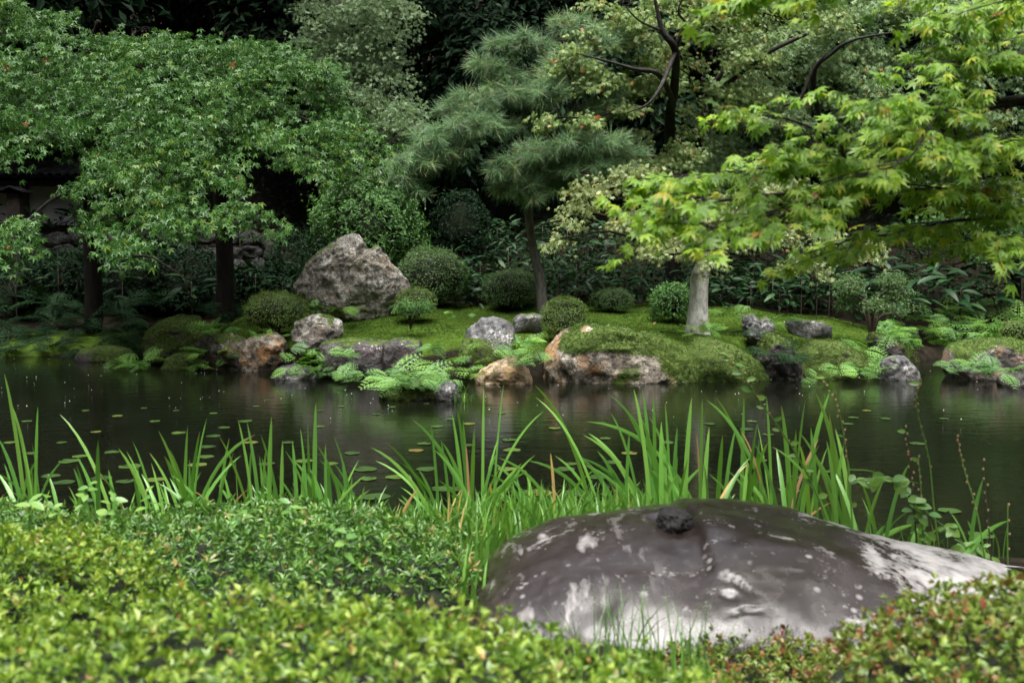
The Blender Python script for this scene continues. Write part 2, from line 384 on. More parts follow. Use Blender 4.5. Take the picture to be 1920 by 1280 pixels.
gy = axis([(-45, 0, 2.0), (0, 2.4, .4), (2.4, 5.8, .08), (5.8, 11.0, .35), (11.0, 17.2, .07), (17.2, 24, .3), (24, 90, 2.0)])
GX, GY = np.meshgrid(gx, gy); GZ = ground(GX, GY)
nx, ny = len(gx), len(gy)
ii = (np.arange(ny - 1)[:, None] * nx + np.arange(nx - 1)[None]).ravel()
m, t, out = new_mat('ground_soil_moss')
v = coords(t)
n1 = noise(t, .9, 5, .6, v, .3); n2 = noise(t, 9, 6, .65, v); n3 = noise(t, 60, 3, .6, v)
mossc = ramp(t, [(.28, (.018, .035, .006)), (.45, (.04, .075, .010)), (.6, (.07, .12, .015)), (.78, (.11, .15, .022))], math_(t, 'ADD', math_(t, 'MULTIPLY', n2.outputs[0], .6), math_(t, 'MULTIPLY', n1.outputs[0], .4))).outputs[0]
soil = ramp(t, [(.3, (.008, .007, .005)), (.6, (.022, .018, .012)), (.75, (.045, .032, .02))], n2.outputs[0]).outputs[0]
a = t.nodes.new('ShaderNodeAttribute'); a.attribute_name = 'moss'
mf = ramp(t, [(.40, 0.), (.60, 1.)], math_(t, 'ADD', a.outputs['Fac'], math_(t, 'MULTIPLY', math_(t, 'SUBTRACT', n1.outputs[0], .5), .7))).outputs[0]
pbsdf(t, out, mixc(t, mf, soil, mossc), .95, .06, bump(t, math_(t, 'ADD', n2.outputs[0], n3.outputs[0]), .7, .03))
mossy = smooth(-9, -7.5, GX) * (1 - smooth(5.6, 6.4, GX)) * smooth(.05, .3, GY - shore_y(GX)) * (1 - smooth(16.9, 17.5, GY)) * (GY > 9)
struct(link('ground', mk_mesh('ground', np.stack([GX, GY, GZ], -1).reshape(-1, 3), np.stack([ii, ii + 1, ii + nx + 1, ii + nx], -1), m, None, {'moss': mossy.ravel()})))

# ------------------------------------------------------------------ pond water
m, t, out = new_mat('pond_water')
v = coords(t, (1, 1, 1)); vs = coords(t, (1.0, 2.2, 1))
r1 = noise(t, 3.2, 3, .5, vs, .3); r2 = noise(t, 14, 3, .55, vs); r3 = noise(t, 55, 2, .5, v)
vo = t.nodes.new('ShaderNodeTexVoronoi'); vo.inputs['Scale'].default_value = 3.0; t.links.new(v, vo.inputs['Vector'])   # rings of rain drops
rg = math_(t, 'SINE', math_(t, 'MULTIPLY', vo.outputs['Distance'], 70.))
rg = math_(t, 'MULTIPLY', rg, ramp(t, [(.0, 1.), (.22, 0.)], vo.outputs['Distance']).outputs[0])
h = math_(t, 'ADD', math_(t, 'MULTIPLY', r1.outputs[0], 1.0), math_(t, 'MULTIPLY', r2.outputs[0], .40))
h = math_(t, 'ADD', h, math_(t, 'MULTIPLY', r3.outputs[0], .09))
h = math_(t, 'ADD', h, math_(t, 'MULTIPLY', rg, .06))
wcol = ramp(t, [(.35, (.003, .004, .002)), (.65, (.006, .007, .0035))], noise(t, .5, 3, .5, v).outputs[0]).outputs[0]
pw = pbsdf(t, out, wcol, .03, .5, bump(t, h, .075, .05)); pw.inputs['IOR'].default_value = 1.33
wx = np.array([-40, 40.]); wy = np.array([3.6, 26.])
struct(link('pond_water', mk_mesh('pond_water', [(-40, 3.6, 0), (40, 3.6, 0), (40, 19.0, 0), (-40, 19.0, 0)], [(0, 1, 2, 3)], m)))

# ------------------------------------------------------------------ stones
def tufts(P, N, size, seed=0):
    """fuzzy moss: a few thin spikes at every point"""
    n = len(P); acc = Acc()
    tv = np.array([(-.22, 0, 0), (.22, 0, 0), (0.02, 0, 1.0)]); tf = np.array([(0, 1, 2)])
    for k in range(2):
        nn = unit(N + rng.normal(size=(n, 3)) * .55 + np.array((0, 0, .35)))
        sd_ = unit(np.cross(nn, rdirs(n))); fw = np.cross(nn, sd_)
        s = size * rng.uniform(.5, 1.3, n)
        Mx = np.stack([sd_, fw, nn], -1) * s[:, None, None]
        acc.inst(tv, tf, Mx, P + rng.normal(size=(n, 3)) * size * .3, np.clip(rng.normal(.48, .16, n) + .75 * fbm(P * np.array((2.2, 2.2, 2.2)), 3, 71), 0, 1))
    return acc
def poly_radius(poly):
    poly = np.asarray(poly, float); q = np.roll(poly, -1, 0); th = np.linspace(-math.pi, math.pi, 721); rr = np.zeros(721)
    for k, a in enumerate(th):
        d = np.array((math.cos(a), math.sin(a))); best = 1e-3
        for p0, p1 in zip(poly, q):
            e = p1 - p0; den = d[0] * e[1] - d[1] * e[0]
            if abs(den) < 1e-12: continue
            tt = (p0[0] * e[1] - p0[1] * e[0]) / den; uu = (p0[0] * d[1] - p0[1] * d[0]) / den
            if tt > 0 and -1e-6 <= uu <= 1 + 1e-6: best = max(best, tt)
        rr[k] = best
    return th, rr
ROCKS = {}
def stone(name, label, outline, Y, depth, mat, sub=5, rough=.07, cuts=14, cutk=.8, mosslevel=None, moss_mat='moss_tuft', moss_n=0, moss_sz=.014, sink=.14, seed=1, pw_=.75, group=None, extra=None):
    """stone with a silhouette given in the photograph's pixels at distance Y, real depth (metres) behind and in front of it"""
    P = np.array([at(a, b, Y) for a, b in outline]); c2 = np.array(((P[:, 0].min() + P[:, 0].max()) / 2, P[:, 2].min() * .45 + P[:, 2].max() * .55))
    poly = P[:, [0, 2]] - c2
    if sink: poly[poly[:, 1] < poly[:, 1].min() * .8, 1] -= sink
    th, rr = poly_radius(poly)
    D, F = ico(sub); ang = np.arctan2(D[:, 2], D[:, 0]); rad = np.interp(ang, th, rr)
    c = np.sqrt(D[:, 0] ** 2 + D[:, 2] ** 2); cc = c ** pw_; sy = np.sign(D[:, 1]) * np.abs(D[:, 1]) ** pw_
    V = np.stack([rad * np.cos(ang) * cc, depth / 2 * sy, rad * np.sin(ang) * cc], -1)
    sz = max(np.ptp(V[:, 0]), np.ptp(V[:, 2])); lr = np.random.default_rng(seed)
    for k in range(cuts):
        n = unit(lr.normal(size=3) * np.array((1, 1.2, .8)) + np.array((0, -.5, .15)))
        o = np.max(V @ n) * lr.uniform(.66, .9); dd = V @ n - o
        V = V - np.outer(np.maximum(dd, 0) * cutk * (np.abs(n[1]) ** 1.5 * .85 + .12), n)
    N = vnormals(V, F); q = V / sz
    dsp = fbm(q * 3.1 + seed, 3, seed) * .9 + fbm(q * 7 + seed, 4, seed + 5, .6, ridge=True) * .55 + fbm(q * 16 + seed, 4, seed + 9, .65, ridge=True) * .32
    V = V + N * (dsp * rough * sz)[:, None]; N = vnormals(V, F)
    ms = np.zeros(len(V))
    zr = (V[:, 2] - V[:, 2].min()) / np.ptp(V[:, 2])
    if mosslevel is not None:
        ms = np.clip(.5 + (N[:, 2] - mosslevel) * 1.3 + fbm(q * 4 + seed, 3, seed + 30) * .9, 0, 1)
    if extra is not None: ms = np.clip(extra(V / sz, N, ms, zr), 0, 1)
    loc = np.array((c2[0], Y + depth * .18, c2[1]))
    root = link(name, mk_mesh(name, V, F, mat, None, {'moss': ms}), None, loc); L(root, label, 'stone' if 'rock' not in name else 'rock', group)
    if moss_n:
        cand = np.where(ms[F].mean(1) > .5)[0]
        ar = np.linalg.norm(np.cross(V[F[:, 1]] - V[F[:, 0]], V[F[:, 2]] - V[F[:, 0]]), axis=1)[cand]
        if len(cand):
            f = cand[rng.choice(len(cand), moss_n, p=ar / ar.sum())]; b = rng.dirichlet((1, 1, 1), moss_n)
            Pm = np.einsum('nk,nkj->nj', b, V[F[f]]); Nm = unit(np.einsum('nk,nkj->nj', b, N[F[f]]))
            ob = link('moss', tufts(Pm, Nm, moss_sz).mesh('moss', M[moss_mat], False), root); ob['kind'] = 'stuff'
    ROCKS[name] = root
    return root

def low(h0, k=2.5, add=1.0):   # moss growing towards the water line too
    return lambda q, N, ms, zr: np.maximum(ms, add * (zr < h0) * (.5 + .6 * fbm(q * 5, 3, 77)))
stone('mountain_rock', 'tall two-peaked weathered grey and brown rock standing on the moss island',
      [(532, 560), (556, 530), (580, 497), (604, 472), (632, 451), (656, 441), (669, 460), (678, 478), (705, 465), (728, 485), (744, 506), (766, 522), (780, 540), (764, 552), (748, 572), (722, 592), (640, 594), (536, 586)],
      15.5, 1.05, M['rock_big'], 6, .048, 26, .95, .95, seed=4, pw_=.85)
stone('ochre_rock', 'rust orange faced rock at the waterline, left of the ferny ledge',
      [(462, 640), (476, 630), (512, 628), (531, 641), (528, 668), (520, 703), (470, 706), (446, 696), (455, 664)], 13.9, .6, M['rock_ochre'], 5, .06, 12, .8, 1.0, seed=8, sink=.1)
stone('brown_rock', 'dark brown jagged rock at the waterline with pale upper rim',
      [(372, 640), (392, 627), (430, 630), (452, 641), (470, 660), (466, 702), (405, 702), (384, 680)], 14.05, .6, M['rock_pink'], 5, .08, 14, .8, .55, moss_n=1500, moss_mat='moss_dark', seed=9, sink=.1)
stone('crumpled_stone', 'small crumpled grey stone lying in the water below the ochre rock',
      [(512, 708), (520, 694), (548, 688), (580, 691), (594, 704), (590, 718), (520, 718)], 12.95, .4, M['rock_grey'], 5, .09, 12, .8, seed=12, sink=.06)
stone('pale_rock', 'pale lichen crusted rock on the moss edge beside round shrub',
      [(543, 628), (552, 606), (580, 594), (612, 592), (640, 602), (642, 625), (620, 640), (560, 642)], 13.7, .5, M['rock_big'], 5, .07, 12, .8, .85, moss_n=500, seed=15)
stone('ledge_stone', 'dark purplish ledge stone overhung by moss, left half of ledge',
      [(600, 645), (640, 637), (690, 640), (722, 642), (722, 700), (600, 702)], 13.05, .7, M['rock_dark'], 5, .04, 10, .6, .8, moss_n=900, seed=18, sink=.1, pw_=.5)
stone('block_stone', 'squarish dark stone with white lichen, right half of mossy ledge',
      [(716, 646), (735, 637), (770, 636), (788, 642), (786, 698), (720, 700)], 12.95, .6, M['rock_dark'], 5, .04, 10, .6, .75, moss_n=500, seed=19, sink=.1, pw_=.5)
stone('grey_rock', 'grey rock with mossy flanks leaning beside the tall fern',
      [(858, 690), (862, 650), (878, 622), (905, 603), (925, 599), (950, 604), (962, 616), (966, 640), (960, 700), (870, 712)], 12.9, .8, M['rock_grey'], 5, .06, 14, .8, .45, moss_n=3000, seed=22, sink=.1, extra=lambda q, N, ms, zr: np.where(zr > .72, ms * .35, np.maximum(ms, .75 - zr * .35 + .4 * fbm(q * 4, 3, 5))))
stone('flat_grey_stone', 'low grey stone set in the moss behind clipped dome',
      [(962, 600), (975, 591), (1000, 589), (1018, 596), (1018, 612), (965, 612)], 14.1, .5, M['rock_grey'], 4, .07, 8, .7, .9, seed=25)
stone('tan_rock', 'smooth wedge shaped tan rock standing in the water',
      [(886, 712), (905, 696), (930, 682), (955, 671), (968, 670), (982, 690), (1000, 712), (998, 722), (890, 722)], 12.45, .55, M['rock_tan'], 5, .045, 16, .85, None, seed=28, sink=.06, extra=lambda q, N, ms, zr: (zr < .16) * .9)
def _bigmoss(q, N, ms, zr):
    x = q[:, 0]
    top = np.clip(.5 + (zr - (.66 - .22 * smooth(.15, .5, x) + .10 * smooth(-.30, -.45, x) + .10 * fbm(q * 5, 3, 41))) * 6, 0, 1)
    side = np.clip(.30 + .95 * fbm(q * 4.2, 4, 52) + .45 * smooth(.02, .4, x) - .35 * smooth(-.25, -.4, x), 0, 1)
    return np.maximum(top * (1 - .9 * (fbm(q * 3.5, 2, 77) > .42)), side)
stone('moss_capped_rock', 'largest waterside rock, thick bright moss cap over rusty face',
      [(1018, 716), (1016, 680), (1022, 648), (1050, 624), (1095, 611), (1150, 612), (1200, 622), (1245, 634), (1285, 652), (1308, 682), (1312, 728), (1180, 735), (1030, 728)],
      12.75, 1.25, M['rock_ochre'], 6, .035, 18, .7, .4, moss_n=20000, moss_sz=.018, seed=31, sink=.12, pw_=.55, extra=_bigmoss)
stone('moss_mound', 'rounded boulder wholly covered in moss, right of the moss-capped rock',
      [(1272, 720), (1280, 660), (1310, 632), (1345, 636), (1385, 655), (1420, 682), (1445, 712), (1430, 730), (1300, 732)], 12.9, 1.0, M['rock_dark'], 5, .04, 8, .6, -1.0, moss_n=14000, moss_sz=.016, seed=34, sink=.1)
stone('pointed_stone', 'grey upright twin-pointed stone in the moss right of white trunk',
      [(1394, 612), (1400, 594), (1412, 592), (1422, 606), (1436, 598), (1448, 606), (1455, 636), (1430, 644), (1400, 632)], 13.4, .35, M['rock_grey'], 5, .09, 12, .8, .95, seed=37)
stone('long_stone', 'long low dark stone lying at the back of the moss',
      [(1474, 604), (1500, 598), (1540, 602), (1562, 610), (1560, 622), (1500, 622), (1478, 616)], 14.6, .45, M['rock_grey'], 4, .05, 8, .7, .8, moss_n=300, moss_mat='moss_dark', seed=40)
stone('leaning_mossy_stone', 'dark leaning stone with mossy back above the inlet',
      [(1628, 640), (1640, 626), (1668, 632), (1692, 648), (1702, 672), (1680, 680), (1640, 672)], 13.9, .5, M['rock_dark'], 5, .06, 10, .7, .35, moss_n=2500, moss_mat='moss_dark', seed=43)
stone('white_patched_stone', 'blocky grey stone with white patches at the inlet mouth',
      [(1652, 712), (1656, 684), (1668, 672), (1700, 671), (1716, 682), (1726, 704), (1728, 720), (1655, 722)], 12.85, .5, M['rock_grey'], 5, .06, 12, .8, 1.0, seed=46, sink=.08)
stone('dark_bank_rock', 'dark mossy rock bank below the twin-pointed stone',
      [(1420, 712), (1425, 660), (1445, 630), (1480, 640), (1500, 668), (1512, 716), (1430, 724)], 13.0, .8, M['rock_dark'], 5, .08, 12, .8, .35, moss_n=4000, moss_mat='moss_dark', seed=49, sink=.1)
stone('moss_bank_rock', 'broad olive mossed rock slope at the waterline before inlet',
      [(1495, 716), (1500, 668), (1530, 638), (1570, 640), (1615, 664), (1650, 700), (1655, 720), (1510, 724)], 13.2, 1.0, M['rock_dark'], 5, .05, 8, .7, -.2, moss_n=9000, moss_mat='moss_dark', seed=50, sink=.1)
stone('islet_rock', 'low moss and pinkish rock islet at the right picture edge',
      [(1785, 690), (1795, 662), (1825, 648), (1860, 640), (1900, 640), (1960, 650), (2000, 700), (1960, 722), (1860, 722), (1800, 712)], 12.9, 1.0, M['rock_pink'], 5, .05, 10, .7, .3, moss_n=7000, seed=52, sink=.1)
stone('dark_water_stone', 'black wet stone in the water at far right edge',
      [(1880, 718), (1892, 706), (1930, 698), (1960, 704), (1960, 724), (1886, 726)], 12.2, .4, M['rock_dark'], 4, .07, 10, .8, seed=55, sink=.05)
stone('shadowed_moss_rock', 'large dark mossy dome rock at the left end of the island',
      [(262, 650), (268, 622), (290, 602), (325, 594), (358, 598), (378, 620), (382, 655), (370, 672), (270, 672)], 14.9, .9, M['rock_dark'], 5, .045, 8, .6, -.1, moss_n=9000, moss_mat='moss_dark', seed=58, sink=.1)
stone('small_moss_stone', 'small bright moss dome at the waterline beside low fern',
      [(300, 694), (312, 672), (335, 662), (356, 664), (370, 678), (372, 700), (305, 702)], 14.1, .5, M['rock_dark'], 5, .05, 6, .6, -1.0, moss_n=3500, seed=61, sink=.08)
stone('islet_moss_stone', 'dark mossy stone under the fern islet in open water',
      [(712, 752), (716, 728), (750, 716), (800, 718), (832, 730), (836, 754), (720, 760)], 11.15, .6, M['rock_dark'], 5, .06, 8, .7, .1, moss_n=3000, moss_mat='moss_dark', seed=64, sink=.08)
stone('islet_grey_stone', 'small pale grey stone at the right of the fern islet',
      [(812, 745), (816, 726), (836, 718), (854, 722), (862, 746), (858, 756), (818, 756)], 11.0, .32, M['rock_grey'], 4, .07, 10, .8, seed=66, sink=.05)
stone('low_shore_stone', 'low flat dark stone on the shaded left shore',
      [(140, 668), (150, 656), (190, 652), (240, 656), (252, 668), (240, 678), (150, 678)], 15.2, .6, M['rock_dark'], 4, .05, 8, .7, .2, moss_n=800, moss_mat='moss_dark', seed=68)

# ------------------------------------------------------------------ the wet boulder in the foreground
def wet_boulder():
    Y = 3.55
    outline = [(872, 1130), (884, 1085), (905, 1060), (960, 1016), (1040, 986), (1120, 974), (1230, 966), (1300, 954), (1380, 953), (1470, 964), (1560, 985), (1650, 1012), (1750, 1040), (1850, 1070), (1930, 1096), (2010, 1130), (1990, 1230), (1500, 1270), (900, 1210)]
    P = np.array([at(a, b, Y) for a, b in outline[:16]]); nu, nv = 420, 150; z0 = gz(.9, 3.4) - .06; x0, x1 = P[0, 0] - .05, P[-1, 0] + .14; P[:, 2] -= .030
    th = (np.arange(nu) + .5) / nu * math.pi; u = -np.cos(th); xs_ = (x0 + x1) / 2 + u * (x1 - x0) / 2; T = np.interp(xs_, P[:, 0], P[:, 2]); kk = np.ones(31) / 31
    T = np.convolve(np.pad(T, 15, mode='edge'), kk, 'valid'); endc = (1 - np.abs(u) ** 4) ** .5; T = z0 + (T - z0) * np.clip((1 - np.abs(u) ** 14), 0, 1) ** .5
    vv = np.linspace(-.12, 1.12, nv) * math.pi; U, W = np.meshgrid(np.arange(nu), vv); cw, sw = np.cos(W), np.sin(W)
    sw = np.sign(sw) * np.abs(sw) ** .95
    c2 = np.array(((x0 + x1) / 2, z0))
    V = np.stack([xs_[U] - c2[0] + .0 * cw, -.66 * endc[U] * cw + .03 * sw, (T[U] - z0) * sw], -1).reshape(-1, 3)
    ii_ = (np.arange(nv - 1)[:, None] * nu + np.arange(nu - 1)[None]).ravel(); F = np.concatenate([np.stack([ii_, ii_ + 1, ii_ + nu + 1], -1), np.stack([ii_, ii_ + nu + 1, ii_ + nu], -1)])
    N = vnormals(V, F); hz_ = (V[:, 2] / (T[U].ravel() - z0))
    V += N * (fbm(V * 2.4, 3, 5) * .028 + fbm(V * 7, 3, 15) * .006)[:, None]
    # raised shelf right of the notch, scooped hollow left of it, shallow cracks on the face
    xs = at(1298, 960, Y)[0] - c2[0]; top = smooth(.62, .9, hz_)
    V[:, 2] += .022 * smooth(-.022, .022, V[:, 0] - xs) * np.exp(-np.clip(V[:, 0] - xs, 0, 9) * 1.6) * top
    V[:, 2] -= .030 * np.exp(-((V[:, 0] - xs + .07) / .075) ** 2) * smooth(.55, .85, hz_) * (V[:, 1] < .1)
    fr = (V[:, 1] < 0)
    for dx, hz0, wd, ht, dp, sl in ((.05, .70, .045, .012, .020, -.9), (.075, .52, .05, .008, .014, .35), (.03, .62, .03, .03, .016, -.4), (.36, .42, .04, .008, .012, .2), (-.36, .60, .03, .12, .010, .0), (.25, .76, .09, .006, .006, .1)):
        g = np.exp(-((V[:, 0] - xs - dx) / wd) ** 2 - ((hz_ - hz0 - sl * (V[:, 0] - xs - dx) + .03 * fbm(V * 14, 2, 6)) / ht) ** 2) * fr
        V -= N * (dp * g)[:, None]
    m, t, out = new_mat('wet_boulder')
    v = coords(t); n1 = noise(t, 3.2, 6, .6, v, .5); n2 = noise(t, 22, 5, .6, v); n3 = noise(t, 6.5, 8, .68, v, .25); n4 = noise(t, 42, 5, .65, v)
    base = ramp(t, [(.35, (.013, .0085, .007)), (.55, (.023, .017, .015)), (.7, (.044, .037, .036))], n1.outputs[0]).outputs[0]
    base = mixc(t, ramp(t, [(.5, 0.), (.75, .4)], n2.outputs[0]).outputs[0], base, (.08, .07, .066))
    sx = t.nodes.new('ShaderNodeSeparateXYZ'); t.links.new(v, sx.inputs[0])
    right = ramp(t, [(.52, 0.), (.80, 1.)], math_(t, 'ADD', math_(t, 'MULTIPLY', sx.outputs[0], .55), .5)).outputs[0]      # lichen crust spreads over the right end
    thr = math_(t, 'ADD', n3.outputs[0], math_(t, 'MULTIPLY', right, .30))
    thr = math_(t, 'ADD', thr, math_(t, 'MULTIPLY', math_(t, 'SUBTRACT', n4.outputs[0], .5), .42))
    lf = ramp(t, [(.61, 0.), (.69, .55), (.80, .85)], thr).outputs[0]
    vs = coords(t, (9, 3, 5)); st = noise(t, 1.6, 3, .5, vs)                                                                # pale streaks over the left end
    left = ramp(t, [(.12, 1.), (.26, 0.)], math_(t, 'ADD', math_(t, 'MULTIPLY', sx.outputs[0], .55), .5)).outputs[0]
    lf = math_(t, 'MAXIMUM', lf, math_(t, 'MULTIPLY', ramp(t, [(.58, 0.), (.70, .5)], st.outputs[0]).outputs[0], left))
    vo = t.nodes.new('ShaderNodeTexVoronoi'); vo.inputs['Scale'].default_value = 17; t.links.new(v, vo.inputs['Vector'])     # round lichen dots
    dots = math_(t, 'MULTIPLY', ramp(t, [(.08, .8), (.24, 0.)], vo.outputs['Distance']).outputs[0], ramp(t, [(.54, 0.), (.62, .75)], noise(t, 5, 2, .5, v).outputs[0]).outputs[0])
    lf = math_(t, 'MAXIMUM', lf, dots)
    lcol = ramp(t, [(.3, (.28, .265, .26)), (.6, (.48, .46, .45)), (.75, (.44, .40, .33))], n2.outputs[0]).outputs[0]
    col = mixc(t, lf, base, lcol)
    rg = mixc(t, lf, mixc(t, n1.outputs[0], (.17,) * 3, (.33,) * 3), (.55,) * 3)
    pbsdf(t, out, col, rg, .5, bump(t, math_(t, 'ADD', math_(t, 'ADD', n2.outputs[0], math_(t, 'MULTIPLY', noise(t, 130, 4, .7, v).outputs[0], .9)), math_(t, 'MULTIPLY', lf, 1.2)), .24, .008), coat=.15)
    loc = np.array((c2[0], Y, z0))
    root = link('wet_boulder', mk_mesh('wet_boulder', V, F, m), None, loc)
    L(root, 'long smooth wet dark boulder with white lichen patches in the foreground', 'boulder')
    D, F = ico(5); V = D * np.array((.062, .075, .075)); V[:, 2] = np.minimum(V[:, 2], .034 - .2 * V[:, 0])
    V = V + vnormals(V, F) * (fbm(D * 3, 4, 4, .65) * .018 + fbm(D * 9, 3, 8) * .009)[:, None]
    m2, t, out = new_mat('charred_stub'); v = coords(t); n = noise(t, 45, 6, .7, v)
    pbsdf(t, out, ramp(t, [(.3, (.006, .006, .006)), (.65, (.03, .028, .026))], n.outputs[0]).outputs[0], .6, .4, bump(t, n.outputs[0], 1, .01))
    p = at(1267, 977, Y - .03) - loc
    s = link('broken_stub', mk_mesh('broken_stub', V, F, m2), root, p); s['label'] = 'rough black broken stub on top of boulder'
wet_boulder()

# ------------------------------------------------------------------ foliage tools
def stroke_sample(stroke, n):
    """n points spread through the volume around a limb, with the limb's direction there"""
    pts = np.array([at(a, b, c) for a, b, c, r in stroke]); rad = np.array([s[3] for s in stroke], float)
    m = 60; q = catmull(pts, m); rr = np.interp(np.linspace(0, len(pts) - 1, m), np.arange(len(pts)), rad)
    wgt = np.linalg.norm(np.gradient(q, axis=0), axis=1) * rr; k = rng.choice(m, n, p=wgt / wgt.sum())
    tang = unit(np.gradient(q, axis=0))[k]
    off = rdirs(n) * (rng.uniform(0, 1, n) ** .45)[:, None]
    return q[k], tang, rr[k], off
def sprays(acc, strokes, dens, leaf, size, per=9, spread=.17, flat=.5, droop=.55, face=(0, -.75, .75), jit=.26, rmean=.5, rsd=.22, szj=.25, patch=.0, red=.0015, tier=11, hang=.35, fan=.9):
    for stroke in strokes:
        pts = np.array([at(*s[:3]) for s in stroke]); ln = np.linalg.norm(np.diff(pts, axis=0), axis=1).sum(); rm = np.mean([s[3] for s in stroke])
        n = max(3, int(dens * (ln + rm) * rm))
        nt_ = max(3, int(n / tier)); q, tg, rr, off = stroke_sample(stroke, nt_)                 # leaf tiers: thin bowed plates of twigs
        tc = q + off * rr[:, None] * np.array((1, 1, flat)); tR = np.clip(rr * rng.uniform(.45, .8, nt_), .12, .45); ti = rng.integers(0, nt_, n)
        a0 = rng.uniform(0, 6.28, n); r0 = np.sqrt(rng.uniform(0, 1, n)); o2 = np.stack([np.cos(a0) * r0, np.sin(a0) * r0, np.zeros(n)], -1)
        c = tc[ti] + o2 * tR[ti][:, None]; c[:, 2] -= (.25 + .45 * droop) * r0 ** 2 * tR[ti] + .18 * (np.linalg.norm(off[ti][:, :2], axis=1) ** 2) * rr[ti] * droop
        c[:, 2] += rng.normal(size=n) * .02; off = off[ti] * .5 + o2; tg = tg[ti]
        out = unit(off * np.array((1, 1, .2)) + tg * .7 + rng.normal(size=(n, 3)) * .25); out[:, 2] = out[:, 2] * .3 - droop * .45; out = unit(out)
        nrm = unit(np.array(face)[None] + out * np.array((.5, .5, 0)) + rng.normal(size=(n, 3)) * .16)
        sd_ = unit(np.cross(out, nrm))
        N = n * per; i = np.repeat(np.arange(n), per)
        a = rng.uniform(-.5, 1, N); b = rng.uniform(-1, 1, N)
        P = c[i] + out[i] * (a * spread)[:, None] + sd_[i] * (b * spread * .75)[:, None] + rng.normal(size=(N, 3)) * spread * .16
        P[:, 2] -= np.abs(a) * spread * .25
        nn = unit(nrm[i] + rng.normal(size=(N, 3)) * jit)
        tip = out[i] + sd_[i] * (b * fan)[:, None] + rng.normal(size=(N, 3)) * .3 + np.array((0, 0, -hang))
        r = np.clip(rng.normal(rmean, rsd, N) + patch * fbm(P * 1.1, 2, 91), 0, 1)
        r = np.where(rng.uniform(size=N) < red, 1.0, np.minimum(r, .97))
        acc.inst(*leaf, frames(nn, tip, size * rng.uniform(1 - szj, 1 + szj, N)[:, None] * np.stack([np.ones(N), np.ones(N), rng.uniform(.2, 1.8, N)], -1)), P, r)
def limbs(acc, strokes, r0, r1, sides=6, twigs=6, tr=.3):
    for stroke in strokes:
        pts = np.array([at(*s[:3]) for s in stroke]); pts[1:-1] += rng.normal(size=(len(pts) - 2, 3)) * .03; pts[1:] += np.array([(0, .5 * s[3], -.28 * s[3]) for s in stroke])[1:]
        acc.raw(*tube(pts, np.linspace(r0, r1, len(pts)), sides))
        if twigs:
            q, tg, rr, off = stroke_sample(stroke, twigs)
            for k in range(twigs):
                e = q[k] + off[k] * rr[k] * np.array((1, 1, .4)); mid = (q[k] + e) / 2 + np.array((0, 0, .06)) + rng.normal(size=3) * .04
                acc.raw(*tube([q[k], mid, e], [r1 * .8, r1 * .55, r1 * .3], 4, 3))
def tree(name, label, base, trunk_pts, trunk_r, strokes, leafmat, bark, cat='tree', sides=12, limb=(.03, .006), link_from=None, wob=.12, group=None, twigs=6, **kw):
    base = np.asarray(base, float); root = empty(name, base); L(root, label, cat, group)
    tr = Acc()
    for pts, rad in zip(trunk_pts, trunk_r):
        V, F = tube(pts, rad, sides, 6, wob, 3); tr.raw(V, F)
    lb = Acc(); limbs(lb, strokes, limb[0], limb[1], twigs=twigs)
    link('trunk', tr.mesh('trunk', bark, True, base), root); link('boughs', lb.mesh('boughs', M['bark_dark'], True, base), root.children[0])
    cr = Acc(); sprays(cr, strokes, **kw)
    link('crown', cr.mesh('crown', leafmat, False, base), root)
    return root
def gp(px, Y): # point on the ground below px at distance Y
    x = at(px, 600, Y)[0]; return np.array((x, Y, gz(x, Y)))

